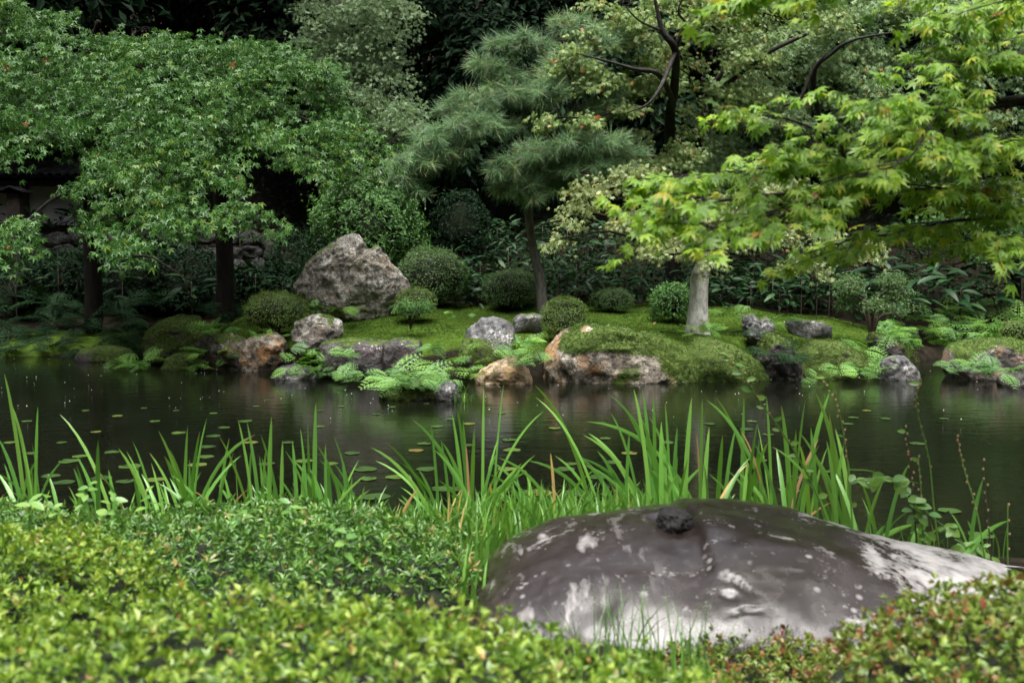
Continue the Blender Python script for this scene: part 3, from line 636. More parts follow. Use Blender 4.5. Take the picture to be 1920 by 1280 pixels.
# ------------------------------------------------------------------ maples
b = gp(172, 17.0)
tree('maple_tree', 'dark-trunked green maple overhanging the pond at far left', b, [[b - (0, 0, .2), at(176, 560, 17), at(168, 380, 16.9), at(160, 230, 16.6), at(170, 110, 16.2), at(185, 40, 15.8)]], [[.17, .145, .13, .11, .08, .04]],
     [[(165, 200, 16.3, .3), (110, 130, 15, .6), (40, 95, 14, .75), (-70, 120, 13, .8)],
      [(170, 150, 16.2, .3), (240, 95, 15, .55), (330, 95, 14.4, .65), (430, 130, 14, .55)],
      [(160, 240, 16.2, .2), (90, 190, 14, .55), (20, 215, 13, .6), (-60, 270, 12.5, .5)],
      [(60, 205, 13.6, .35), (90, 230, 13, .32), (95, 248, 12.8, .2)],
      [(180, 180, 16.0, .3), (250, 190, 14, .55), (300, 270, 13, .55), (345, 340, 12.4, .5), (385, 410, 12, .32)],
      [(220, 240, 14.5, .4), (215, 300, 13.6, .42), (195, 335, 13.2, .25)],
      [(190, 150, 15.4, .4), (230, 210, 14, .45), (260, 300, 13.2, .45), (265, 370, 12.8, .35)], [(110, 170, 14.6, .5), (150, 200, 13.8, .3)], [(250, 120, 14.4, .5), (340, 160, 13.8, .5), (390, 210, 13.4, .4)], [(300, 200, 13.6, .4), (350, 260, 13, .4), (365, 330, 12.6, .35)],
      [(290, 300, 13, .35), (300, 370, 12.4, .32), (330, 420, 12, .22)],
      [(165, 130, 16.0, .2), (90, 60, 15.4, .5), (10, 15, 15, .5), (-70, -10, 14.6, .5)], [(180, 80, 15.8, .2), (250, 60, 15.4, .45), (330, 65, 15, .4)],
      [(150, 250, 16.0, .2), (120, 150, 15.6, .7), (60, 60, 15.2, .7), (0, 20, 15, .6)],
      [(160, 390, 15.5, .06), (150, 350, 13.4, .07), (110, 362, 12.8, .10), (60, 400, 12.2, .15), (20, 445, 11.6, .17), (-20, 490, 11.2, .18)],
      [(160, 380, 15.5, .08), (200, 420, 12.3, .12), (240, 462, 11, .10), (285, 472, 10.6, .14), (338, 512, 10.3, .09)]],
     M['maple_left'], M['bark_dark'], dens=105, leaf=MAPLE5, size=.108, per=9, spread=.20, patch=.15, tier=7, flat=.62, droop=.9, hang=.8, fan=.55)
b = gp(418, 17.2)
tree('maple_tree', 'green maple with dark trunk sweeping down right toward the mountain rock', b, [[b - (0, 0, .2), at(422, 520, 17.2), at(415, 360, 17), at(398, 230, 16.6), at(385, 150, 16.2), at(400, 80, 15.8)]], [[.18, .15, .135, .115, .085, .04]],
     [[(392, 190, 16.3, .3), (470, 120, 15, .5), (560, 100, 14.5, .5), (610, 120, 14.3, .35)],
      [(392, 190, 16.3, .2), (470, 180, 14.6, .45), (560, 200, 14, .48), (640, 235, 13.6, .45), (690, 280, 13.6, .35), (722, 325, 14, .22)],
      [(410, 240, 16.5, .2), (490, 240, 14, .40), (560, 265, 13.2, .42), (610, 295, 13, .3)],
      [(600, 260, 13.8, .3), (650, 300, 13.8, .35), (690, 330, 14, .25)],
      [(380, 250, 16.5, .15), (375, 280, 13.4, .3), (430, 330, 12.6, .26), (480, 385, 12.1, .25), (528, 430, 12, .14)],
      [(390, 130, 16, .3), (420, 70, 15.5, .55), (520, 75, 15, .45)],
      [(400, 260, 16.4, .2), (400, 220, 14.4, .4), (420, 170, 14.2, .4)],
      [(560, 110, 14.8, .3), (620, 170, 14.5, .4), (660, 230, 14.3, .35)]],
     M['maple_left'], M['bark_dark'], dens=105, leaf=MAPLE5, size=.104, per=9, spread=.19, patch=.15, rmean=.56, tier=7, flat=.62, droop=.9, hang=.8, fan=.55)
b = gp(640, 20.5)
tree('maple_tree', 'pale fine-leaved maple cascading left of the pine', b, [[b - (0, 0, .2), at(650, 380, 20.5), at(640, 180, 20), at(660, 20, 19.5)]], [[.2, .17, .13, .06]],
     [[(650, 120, 20, .3), (620, 20, 19, .7), (680, 10, 18.4, .7), (770, 5, 18, .6)],
      [(650, 120, 20, .3), (690, 60, 18.6, .7), (735, 150, 18, .6), (765, 230, 17.6, .35), (772, 262, 17.5, .2)],
      [(650, 150, 20, .3), (660, 110, 18.6, .7), (700, 190, 18, .6), (720, 260, 17.5, .45), (735, 320, 17.3, .3)],
      [(650, 220, 20, .2), (640, 170, 18.8, .6), (660, 280, 18, .5), (640, 330, 17.7, .4)],
      [(600, 30, 19, .5), (590, 120, 18.8, .5), (640, 90, 18.6, .5)]],
     M['maple_fine'], M['bark_dark'], dens=130, leaf=MAPLE5, size=.085, per=10, spread=.22, patch=.1, tier=6, flat=.8)
# the white-trunked maple on the island
b = gp(1308, 14.0); b[2] = at(1308, 612, 14.0)[2] - .03
tree('maple_tree', 'maple with stout pale grey trunk on the moss island', b,
     [[b - (0, 0, .15), b + (0, 0, .06), at(1309, 570, 14), at(1311, 525, 14), at(1318, 492, 14), at(1305, 455, 13.95), at(1292, 420, 13.9), at(1285, 350, 13.8)],
      [at(1316, 505, 14.0), at(1332, 470, 14), at(1342, 430, 14.1), at(1368, 360, 14.2)]],
     [[.19, .155, .132, .128, .105, .085, .06, .03], [.085, .075, .06, .03]],
     [[(1290, 420, 13.9, .2), (1200, 400, 13.4, .3), (1110, 385, 13.1, .30), (1050, 408, 13, .16), (1015, 418, 13, .06)],
      [(1295, 430, 13.9, .2), (1235, 440, 13.1, .25), (1150, 425, 12.8, .25), (1060, 440, 12.9, .16)],
      [(1305, 455, 13.9, .15), (1260, 455, 13, .24), (1230, 475, 12.7, .2), (1330, 470, 12.8, .16), (1350, 478, 12.8, .1)],
      [(1300, 400, 13.9, .3), (1210, 340, 13.6, .4), (1110, 330, 13.6, .35), (1060, 370, 13.4, .25)],
      [(1342, 430, 14.1, .2), (1430, 440, 13.6, .26), (1490, 455, 13.3, .28), (1530, 490, 13.1, .2), (1525, 510, 13, .1)],
      [(1360, 370, 14.2, .3), (1470, 400, 13.8, .35), (1580, 450, 13.4, .3), (1660, 490, 13.2, .22), (1690, 505, 13.1, .1)],
      [(1340, 390, 14.1, .3), (1430, 340, 13.9, .45), (1560, 350, 13.6, .4)]],
     M['maple_isle'], M['bark_pale'], dens=150, leaf=MAPLE7, size=.080, red=.01, per=9, spread=.17, limb=(.03, .007), patch=.1, sides=20, wob=.22)
b = gp(1262, 18.4)
tree('maple_tree', 'olive maple with bare dark forked branches behind the pine', b,
     [[b - (0, 0, .2), at(1262, 400, 18.2), at(1256, 230, 17.6), at(1264, 170, 16.4), at(1266, 95, 15.6), at(1242, 58, 15.4), at(1226, -10, 15.3)],
      [at(1266, 95, 15.6), at(1288, 45, 15.4), at(1340, 22, 15.3), at(1410, 0, 15.2)],
      [at(1262, 190, 16.6), at(1235, 140, 15.4), at(1190, 130, 15.0), at(1150, 118, 14.9), at(1080, 100, 14.8)],
      [at(1266, 98, 15.6), at(1240, 160, 15.1), at(1215, 195, 15.0), at(1175, 212, 15.0)],
      [at(1288, 45, 15.4), at(1272, 20, 15.3), at(1290, -20, 15.2)], [at(1242, 58, 15.4), at(1200, 40, 15.2), at(1170, 10, 15.1)]],
     [[.16, .13, .09, .075, .06, .045, .02], [.035, .03, .022, .012], [.05, .042, .03, .02, .01], [.04, .03, .02, .01], [.022, .015, .008], [.024, .015, .007]],
     [[(1240, 60, 16.8, .3), (1170, 50, 16, .5), (1100, 80, 15.4, .4), (1060, 90, 15.2, .25)],
      [(1200, 140, 16.4, .3), (1140, 130, 15.6, .4), (1080, 140, 15.2, .28), (1050, 95, 15.2, .2)],
      [(1190, 200, 16.2, .25), (1120, 210, 15.2, .22), (1060, 222, 14.8, .2), (1010, 212, 14.6, .1)],
      [(1226, 0, 16.6, .4), (1290, -20, 16.4, .6), (1380, 10, 16.2, .5)],
      [(1255, 130, 17, .3), (1190, 170, 16.6, .4), (1140, 180, 16.4, .35)],
      [(1270, 100, 17.6, .3), (1340, 90, 17.2, .55), (1420, 110, 17, .5)],
      [(1262, 200, 17.8, .3), (1320, 260, 17.4, .45), (1260, 290, 17, .4), (1190, 310, 16.6, .35)],
      [(1180, 60, 16.4, .4), (1120, 20, 16, .4)],
      [(1300, 30, 17.5, .5), (1380, 60, 17.4, .5), (1450, 40, 17.4, .5)], [(1270, 90, 17.4, .3), (1310, 150, 17.2, .5), (1400, 170, 17.2, .5)], [(1100, 40, 16.4, .4), (1160, 90, 16, .45), (1230, 110, 16.4, .4)], [(1240, 240, 17.4, .3), (1180, 260, 16.8, .4), (1130, 290, 16.6, .3)], [(1330, 0, 17.2, .5), (1450, 0, 17, .6), (1560, 30, 17, .5)]],
     M['maple_olive'], M['bark_wet'], dens=110, leaf=MAPLE7, size=.092, red=.012, per=9, spread=.19, limb=(.022, .006), patch=.12, sides=10)
b = gp(1340, 20.2)
tree('maple_tree', 'blue-green maple with grey trunk and dark boughs in upper right background', b,
     [[b - (0, 0, .2), at(1335, 400, 20), at(1325, 220, 19.6), at(1332, 165, 19.4), at(1345, 150, 19.2), at(1370, 110, 19)],
      [at(1328, 205, 18.5), at(1350, 170, 17.6), at(1440, 100, 16.9), at(1500, 70, 16.7), at(1580, 30, 16.5)],
      [at(1445, 98, 18.2), at(1420, 92, 18.0), at(1450, 100, 17.9)],
      [at(1540, 240, 17.4), at(1525, 140, 16.8), at(1560, 100, 16.6), at(1600, 75, 16.4), at(1680, 60, 16.3)],
      [at(1470, 198, 16.8), at(1500, 185, 16.7), at(1525, 130, 16.6), at(1550, 100, 16.5)]],
     [[.16, .14, .10, .08, .06, .03], [.06, .05, .04, .03, .012], [.03, .02, .01], [.05, .045, .035, .025, .01], [.02, .03, .03, .012]],
     [[(1350, 160, 19.4, .4), (1410, 180, 18.6, .6), (1480, 230, 18.2, .6), (1560, 250, 18, .5)],
      [(1440, 100, 18.4, .4), (1500, 40, 18, .7), (1600, 10, 17.8, .7), (1720, 20, 17.6, .6)],
      [(1500, 110, 18, .5), (1600, 110, 18, .65), (1700, 90, 17.8, .6), (1790, 110, 17.6, .5)],
      [(1480, 190, 18.2, .4), (1580, 190, 17.8, .55), (1680, 190, 17.6, .5), (1760, 220, 17.4, .5)],
      [(1400, 250, 18.6, .5), (1330, 300, 18.2, .5), (1420, 320, 18, .5), (1520, 330, 17.8, .5)],
      [(1600, 280, 17.8, .5), (1720, 320, 17.6, .5), (1830, 330, 17.4, .5), (1930, 350, 17.4, .5)],
      [(1780, 50, 17.6, .5), (1880, 80, 17.4, .6), (1980, 130, 17.2, .6)],
      [(1760, 200, 17.6, .5), (1880, 230, 17.4, .55), (1980, 260, 17.2, .5)],
      [(1420, 60, 18.8, .5), (1440, 140, 18.6, .5)], [(1380, 130, 18.6, .5), (1450, 200, 18, .6), (1520, 280, 17.6, .5)], [(1560, 60, 17.8, .6), (1660, 140, 17.4, .6), (1760, 160, 17.2, .6)], [(1620, 230, 17.6, .5), (1700, 270, 17.4, .5), (1800, 290, 17.2, .5)], [(1700, 0, 17.4, .6), (1820, 0, 17.2, .6), (1920, 30, 17, .6)], [(1330, 240, 18.4, .5), (1380, 290, 18, .5), (1470, 350, 17.6, .4)]],
     M['maple_blue'], M['bark_wet'], dens=105, leaf=MAPLE5, size=.105, red=.008, per=10, spread=.22, limb=(.025, .007), patch=.14, sides=10)
b = gp(1900, 17.5)
tree('maple_tree', 'shaded small maple beside inlet at the far right', b, [[b - (0, 0, .2), at(1905, 520, 17.4), at(1890, 420, 17.2), at(1870, 360, 17)]], [[.09, .08, .06, .03]],
     [[(1890, 400, 17.2, .3), (1800, 400, 16.6, .4), (1720, 420, 16.2, .35)], [(1890, 410, 17.2, .3), (1960, 420, 16.6, .5), (1900, 440, 16, .3)], [(1780, 410, 16.8, .3), (1820, 440, 16.2, .35), (1900, 470, 16, .25)]],
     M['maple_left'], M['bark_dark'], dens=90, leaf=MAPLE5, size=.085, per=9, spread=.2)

# ------------------------------------------------------------------ pine
def pine():
    b = gp(1020, 16.0); b[2] = at(1019, 576, 16.0)[2] - .02
    root = empty('pine_tree', b); L(root, 'grey-green pine with slender leaning scaly trunk in the middle', 'tree')
    tr = Acc(); T = [b - (0, 0, .2), at(1012, 520, 16), at(1000, 470, 16), at(992, 410, 16), at(992, 330, 16), at(1002, 240, 16), at(1008, 170, 16), at(1030, 90, 16), at(1050, 45, 16)]
    tr.raw(*tube(T, [.10, .078, .070, .066, .064, .06, .052, .04, .02], 14, 6, .14, 7))
    pads = [[(1030, 90, 16, .2), (980, 75, 15.7, .35), (925, 95, 15.6, .32)], [(1045, 50, 16, .35), (1090, 50, 15.9, .38), (1120, 75, 15.8, .3)],
            [(1010, 160, 16, .2), (950, 130, 15.6, .38), (890, 125, 15.5, .28)], [(1010, 160, 16, .2), (1060, 120, 15.6, .4), (1130, 90, 15.7, .3), (1160, 60, 15.9, .2)],
            [(1006, 190, 16, .2), (930, 175, 15.3, .38), (860, 200, 15.2, .36), (830, 205, 15.2, .2)],
            [(1005, 200, 16, .2), (1020, 175, 15.2, .35), (1045, 150, 15.3, .3)],
            [(1002, 235, 16, .12), (960, 236, 15.5, .2), (900, 232, 15, .36), (840, 245, 14.9, .36), (790, 262, 14.8, .3)],
            [(900, 235, 15.2, .2), (850, 285, 15, .32), (790, 300, 14.8, .34), (750, 315, 14.7, .22)], [(800, 270, 14.9, .2), (770, 340, 14.8, .26), (790, 370, 14.8, .18)],
            [(1003, 240, 16, .12), (1050, 232, 15.7, .2), (1110, 210, 15.8, .3), (1170, 190, 16, .3)],
            [(994, 330, 16, .15), (1000, 285, 15.2, .36), (940, 310, 15, .26), (925, 330, 15, .16)], [(994, 330, 16, .15), (1060, 270, 15.2, .38), (1130, 265, 15.3, .36), (1180, 285, 15.6, .28)],
            [(993, 350, 16, .15), (1070, 320, 15.3, .36), (1140, 320, 15.4, .34), (1190, 330, 15.7, .2)], [(992, 370, 16, .12), (950, 345, 15.3, .28), (935, 365, 15.2, .16)],
            [(992, 365, 16, .1), (1040, 355, 15.4, .22), (1080, 362, 15.5, .14)], [(992, 340, 16, .1), (985, 340, 15.3, .3), (1000, 375, 15.3, .2)]]
    for p in pads:
        q = np.array([at(*s[:3]) for s in p]); q[1:-1, 2] -= .05
        tr.raw(*tube(q, np.linspace(.04, .012, len(q)), 6))
    link('trunk', tr.mesh('trunk', M['bark_pine'], True, b), root)
    acc = Acc(); nd = np.array([(-.5, 0, 0), (.5, 0, 0), (-.42, .6, -.02), (.42, .6, -.02), (0, 1, -.10)]); ndf = np.array([(0, 1, 3), (0, 3, 2), (2, 3, 4)])
    for p in pads:
        pts = np.array([at(*s[:3]) for s in p]); ln = np.linalg.norm(np.diff(pts, axis=0), axis=1).sum(); rm = np.mean([s[3] for s in p])
        n = int(165 * (ln + rm) * rm); q, tg, rr, off = stroke_sample(p, n)
        c = q + off * rr[:, None] * np.array((.88, .88, .46))
        ax = unit(off * np.array((1, 1, .5)) * .9 + tg * .4 + np.array((0, -.35, .30)) + rng.normal(size=(n, 3)) * .22)
        per = 40; i = np.repeat(np.arange(n), per); N = n * per
        base = c[i] + ax[i] * (rng.uniform(-.09, .03, N))[:, None]
        d = unit(ax[i] * rng.uniform(.5, 1.2, N)[:, None] + rdirs(N) * .60 + np.array((0, 0, -.10)))
        nn = unit(rdirs(N) * .7 + np.array((0, -.6, .6)))
        rv = np.clip(np.repeat(rng.normal(.5, .22, n), per) + rng.normal(0, .14, N), 0, .95); rv = np.where(rng.uniform(size=N) < .04, 1, rv)
        acc.inst(nd, ndf, frames(nn, d, np.stack([np.full(N, .0062), rng.uniform(.16, .27, N), np.full(N, .25)], -1)), base, rv)
    link('crown', acc.mesh('crown', M['needle'], False, b), root)
pine()

# ------------------------------------------------------------------ dark wood behind: evergreens on the slope
def ball_crown(acc, c, rad, n, leaf, size, face=(0, -.3, .9), shell=.55, sq=1.0, rmean=.45):
    d = rdirs(n); r = rng.uniform(shell, 1, n) ** .6
    lump = 1 + .28 * fbm(d * 2.3 + c * .7, 3, int(abs(c[0]) * 7) % 50)
    P = c + d * (r * lump)[:, None] * rad
    nn = unit(d * .7 + np.array(face) + rng.normal(size=(n, 3)) * .45); tip = d + rng.normal(size=(n, 3)) * .7 + np.array((0, 0, -.3))
    acc.inst(*leaf, frames(nn, tip, size * rng.uniform(.7, 1.3, n)), P, np.clip(rng.normal(rmean, .22, n), 0, 1))
def evergreen(px, Y, top_py, rad, label, lobes=12, n=650, size=.23, trunk=.16, lean=0, lo=.2, group='dark evergreens behind the garden', fwd=.3):
    b = gp(px, Y); z1 = at(px, top_py, Y)[2]; root = empty('evergreen_tree', b); L(root, label, 'tree', group)
    tr = Acc(); top = np.array((b[0] + lean, Y - .3, z1)); tr.raw(*tube([b - (0, 0, .3), b * .6 + top * .4 + (.1, 0, 0), top], [trunk, trunk * .75, trunk * .2], 9, 6, .12, 5))
    acc = Acc()
    for k in range(lobes):
        f = lo + (1 - lo) * (k + rng.uniform()) / lobes; a = rng.uniform(0, 2 * math.pi); rr = rng.uniform(.3, 1) * rad * (1.15 - .5 * f)
        c = b + (top - b) * f + np.array((math.cos(a) * rr, math.sin(a) * rr - fwd, 0))
        tr.raw(*tube([b + (top - b) * max(.05, f - .12), c], [trunk * .3, .02], 5))
        ball_crown(acc, c, np.array((1, 1, .62)) * rad * rng.uniform(.45, .7), n, SMALL, size, shell=.2)
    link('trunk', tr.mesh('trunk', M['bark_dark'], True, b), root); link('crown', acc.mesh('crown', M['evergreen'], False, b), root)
_ev = [(-60, 23, -60, 2.2, 'leftmost dark evergreen behind the white wall'), (150, 24, -100, 2.2, 'dark evergreen with trunk behind the far left maple'), (330, 22.6, -60, 2.0, 'dark evergreen rising between the two left maples'),
       (470, 24, -100, 2.2, 'dark evergreen behind the sweeping maple'), (590, 22.2, -60, 1.8, 'dark evergreen left of the pale cascading maple'), (760, 23.4, -80, 2.0, 'dark evergreen right behind the pale cascading maple'),
       (850, 21.0, 10, 1.5, 'glossy small-leaved evergreen at the left shoulder of the pine'), (960, 22.8, -60, 2.0, 'dark evergreen straight behind the pine'), (1120, 22.4, -60, 2.0, 'dark evergreen behind the gap right of the pine'),
       (1290, 23.4, -80, 2.2, 'dark evergreen behind the olive maple'), (1480, 22.8, -80, 2.2, 'dark evergreen behind the blue-green maple'), (1660, 23.4, -80, 2.2, 'dark evergreen behind upper right boughs'),
       (1830, 22.4, -60, 2.2, 'dark evergreen above the inlet'), (2010, 23, -80, 2.4, 'rightmost dark evergreen, cut by the picture edge')]
evergreen(-40, 18.9, -420, 2.6, 'added dark evergreen shading the white wall at the left edge', lo=.5, n=900, size=.26)  # tree added with its crown above the view to shade the plaster
for px, Y, tp, rad, lab in _ev: evergreen(px, Y, tp, rad, lab)
for px, Y, tp, lab in [(-420, 22, -900, 'outside the left edge'), (60, 21.5, -800, 'above the plaster wall'), (440, 21.6, -850, 'behind the sweeping maple, trunk near the top'), (830, 22.5, -850, 'with trunk showing left of the pine top'), (1210, 24.5, -850, 'behind the olive maple fork'), (1600, 25, -850, 'behind the upper right boughs'), (1960, 25, -800, 'at the right edge'), (2400, 21, -900, 'outside the right edge')]:
    evergreen(px, Y, tp, 3.8, 'tall forest tree shading the slope ' + lab, lobes=18, n=620, size=.52, trunk=.26, lo=.48, group='tall forest trees on the slope', fwd=.9 if px < 1000 else -.4)  # crowns set overhead out of view to shade the wood below

# ------------------------------------------------------------------ plaster wall with tiled coping and the dry stone retaining wall, far left
def box(c, s, bev=.0):
    bm = bmesh.new(); bmesh.ops.create_cube(bm, size=1)
    for v_ in bm.verts: v_.co = Vector((v_.co.x * s[0], v_.co.y * s[1], v_.co.z * s[2]))
    if bev: bmesh.ops.bevel(bm, geom=bm.edges[:], offset=bev, segments=2, affect='EDGES')
    bmesh.ops.triangulate(bm, faces=bm.faces[:])
    V = np.array([v_.co[:] for v_ in bm.verts]) + np.asarray(c); bm.verts.index_update(); F = np.array([[v_.index for v_ in f.verts] for f in bm.faces]); bm.free()
    return V, F
def flat_mat(name, c0, c1, rough, sc=3., bs=.2):
    m, t, out = new_mat(name); n = noise(t, sc, 6, .6, coords(t)); pbsdf(t, out, ramp(t, [(.35, c0), (.65, c1)], n.outputs[0]).outputs[0], rough, .4, bump(t, n.outputs[0], bs, .02)); return m
M['plaster'] = flat_mat('plaster', (.42, .43, .43), (.52, .53, .53), .8)
M['wood'] = flat_mat('dark_wood', (.02, .015, .011), (.05, .038, .028), .6, 12)
M['tile'] = flat_mat('roof_tile', (.015, .016, .017), (.035, .036, .038), .7, 8)
YW = 20.3; wl = at(-260, 415, YW)[0]; wr = at(192, 415, YW)[0]; zb = gz(-9, YW) - .1; zt = at(0, 340, YW)[2]
wall = empty('plaster_wall', ((wl + wr) / 2, YW, zb)); L(wall, 'white plaster wall with dark tiled coping under the left maple', 'wall')
def wpart(name, boxes, mat):
    a_ = Acc()
    for c, s in boxes: a_.raw(*box(c, s, .008))
    return link(name, a_.mesh(name, mat, False, wall.location[:]), wall)
wpart('plaster_panel', [(((wl + wr) / 2, YW, (zb + zt) / 2), (wr - wl, .22, zt - zb))], M['plaster'])
for px in (-180, -60, 55, 186):
    x = at(px, 400, YW)[0]; wpart('post', [((x, YW - .13, (zb + zt) / 2), (.12, .06, zt - zb))], M['wood'])
wpart('rail', [(((wl + wr) / 2, YW - .135, zt - .06), (wr - wl, .075, .10))], M['wood'])
cop = wpart('coping', [(((wl + wr) / 2, YW, zt + .09), (wr - wl + .3, 1.5, .06))], M['tile'])
tl = Acc(); V_, F_ = tube([(0, -.86, -.10), (0, 0, .14)], [.055, .055], 8, 1); tl.raw(V_, F_); tm = tl.mesh('tile', M['tile'])
x = wl
while x < wr + .1:
    o = link('roof_tile', tm, cop, (x - wall.location.x, 0, zt + .15 - zb)); x += .17
rd = Acc(); rd.raw(*tube([(wl - .15, YW, zt + .33), (wr + .15, YW, zt + .33)], [.09, .09], 10, 1)); link('ridge_tile', rd.mesh('ridge', M['tile'], True, wall.location[:]), cop)
# small roofed wooden notice post in front of the wall
p = at(30, 425, 18.9); p[2] = gz(p[0], 18.9); zt2 = at(30, 362, 18.9)[2]
post = empty('roofed_wooden_post', p); L(post, 'small dark wooden post with a gabled cap before plaster wall', 'post')
a_ = Acc(); a_.raw(*box((0, 0, (zt2 - p[2]) / 2), (.24, .16, zt2 - p[2]), .01)); link('post', a_.mesh('post', M['wood'], False), post)
V_ = np.array([(-.26, -.2, 0), (.26, -.2, 0), (.26, .2, 0), (-.26, .2, 0), (0, -.2, .10), (0, .2, .10), (-.26, -.2, .03), (.26, -.2, .03), (.26, .2, .03), (-.26, .2, .03), (0, -.2, .13), (0, .2, .13)])
F_ = np.array([(0, 1, 4), (2, 3, 5), (6, 10, 7), (8, 11, 9), (6, 9, 11), (6, 11, 10), (7, 10, 11), (7, 11, 8), (0, 4, 5), (0, 5, 3), (1, 2, 5), (1, 5, 4), (0, 6, 7), (0, 7, 1), (2, 8, 9), (2, 9, 3), (0, 3, 9), (0, 9, 6), (1, 7, 8), (1, 8, 2)])
o = link('cap', mk_mesh('cap', V_, F_, M['tile'], None, None, False), post, (0, 0, zt2 - p[2]))
# retaining wall
rw = empty('dry_stone_wall', (-7.5, 19.2, .9)); L(rw, 'dark dry stone retaining wall behind the left maple trunks', 'wall')
var = []
for k in range(6):
    D, F = ico(3); sgn = np.sign(D) * np.abs(D) ** .6; V = sgn * np.array((.20, .16, .15)); V += vnormals(V, F) * (fbm(D * 1.6 + k * 9, 3, k) * .09 + fbm(D * 5 + k * 9, 3, k) * .02)[:, None]
    var.append(mk_mesh('stone', V, F, M['stone_wall'], None, {'moss': np.zeros(len(V))}))
for r in range(5):
    x = -11.5 + rng.uniform(0, .2)
    while x < -4.3:
        wd = rng.uniform(.8, 1.25); o = link('stone', var[int(rng.integers(6))], rw, (x + 7.5 + rng.normal() * .02, -.14 + r * .045 + rng.normal() * .03, -.05 + r * .27 + rng.normal() * .02))
        o.scale = (wd, 1, rng.uniform(.85, 1.1)); o.rotation_euler = (rng.normal() * .1, rng.normal() * .12, rng.normal() * .15); x += .39 * wd

# ------------------------------------------------------------------ shrubs
def bush(name, label, px, py, Y, wpx, hpx, leafmat, leaf=SMALL, size=.026, n=5200, rough=.20, jit=.55, group=None, dep=1.0, seed=0, core=.86, cat='shrub', squash=.8):
    """clipped shrub: centre px, foot py, width and height as pixels at distance Y"""
    mp = mpp(Y); b = at(px, py, Y); rx = wpx / 2 * mp; h = hpx * mp; b[1] += rx * .3
    root = empty(name, b); L(root, label, cat, group)
    c = np.array((0, 0, h * .46)); rad = np.array((rx, rx * dep, h * .54))
    d = rdirs(n); d[:, 2] = np.where(d[:, 2] < -.75, -d[:, 2], d[:, 2]); dd = np.sign(d) * np.abs(d) ** squash; dd = dd / np.maximum(np.linalg.norm(dd, axis=1, keepdims=True), .9)
    lump = 1 + rough * fbm(d * 2.6 + seed * 3.1, 3, seed) + rough * .5 * fbm(d * 8 + seed, 2, seed + 4)
    P = c + dd * lump[:, None] * rad * (1 - .13 * rng.uniform(size=n) ** 2)[:, None] + rng.normal(size=(n, 3)) * size * .35 + d * (rng.uniform(size=n) ** 14 * .10 * rx)[:, None]
    nn = unit(d * .8 + np.array((0, -.1, .5)) + rng.normal(size=(n, 3)) * jit); tip = rng.normal(size=(n, 3)) + d * .6 + np.array((0, 0, .3))
    acc = Acc(); acc.inst(*leaf, frames(nn, tip, size * rng.uniform(.7, 1.3, n)), P, np.clip(rng.normal(.5, .22, n) + .25 * fbm(P * 5, 2, seed + 9), 0, .99))
    link('foliage', acc.mesh('foliage', leafmat, False), root)
    D, F = ico(3); lump = 1 + rough * fbm(D * 2.6 + seed * 3.1, 3, seed); DD = np.sign(D) * np.abs(D) ** squash; DD = DD / np.maximum(np.linalg.norm(DD, axis=1, keepdims=True), .9)
    link('dark_core', mk_mesh('inner', c + DD * lump[:, None] * rad * core, F, M['core']), root)  # solid dark hull filling the inside of the leaf mass
    st = Acc()
    for k in range(5):
        a = rng.uniform(0, 6.28); st.raw(*tube([(math.cos(a) * .04, math.sin(a) * .04, -.06), (math.cos(a) * rx * .3, math.sin(a) * rx * .3, h * .4)], [.014, .009], 5))
    link('stem', st.mesh('stem', M['twig']), root)
    return root
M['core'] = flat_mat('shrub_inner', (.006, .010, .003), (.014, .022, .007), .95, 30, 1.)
bush('clipped_azalea', 'bright clipped azalea dome at left edge of the moss', 513, 618, 14.3, 120, 72, M['azalea'], n=9000, size=.024, seed=1)
bush('clipped_azalea', 'small bright clipped azalea at the foot of the mountain rock', 778, 590, 15.0, 80, 50, M['azalea'], n=5000, size=.024, seed=2)
bush('clipped_azalea', 'clipped azalea ball standing over the moss-capped rock', 1060, 636, 13.35, 92, 80, M['azalea'], n=8500, size=.023, rough=.16, seed=3)
bush('clipped_azalea', 'large dark azalea between mountain rock and the pine trunk', 808, 572, 16.6, 136, 108, M['azalea_dark'], n=9000, size=.034, seed=4, rough=.16)
bush('clipped_azalea', 'dark clipped azalea just left of the pine trunk', 958, 576, 16.5, 112, 72, M['azalea_dark'], n=6500, size=.03, seed=5)
bush('clipped_azalea', 'low dark clipped azalea midway between pine and pale trunk', 1148, 582, 16.0, 80, 42, M['azalea_dark'], n=4500, size=.028, seed=6)
bush('loose_shrub', 'loose leafy green shrub against the pale maple trunk', 1258, 602, 14.9, 78, 68, M['shrub'], LANCE, n=2600, size=.055, rough=.3, jit=.8, seed=7, core=.6)
bush('loose_shrub', 'glossy light-leaved evergreen shrub behind the mountain rock', 690, 520, 17.4, 215, 185, M['shrub'], LANCE, n=11000, size=.085, rough=.42, jit=.5, seed=8, core=.62)
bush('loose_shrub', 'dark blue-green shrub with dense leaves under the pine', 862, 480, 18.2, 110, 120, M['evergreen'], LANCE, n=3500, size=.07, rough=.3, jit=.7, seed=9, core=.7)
bush('loose_shrub', 'dark shrub left of the mountain rock in shade', 600, 560, 17.0, 80, 120, M['broad'], LANCE, n=2200, size=.075, rough=.3, jit=.7, seed=10, core=.65)
bush('clipped_azalea', 'small bright clipped shrub at right edge above the islet', 1908, 642, 13.2, 56, 40, M['azalea'], n=3000, size=.024, seed=11)
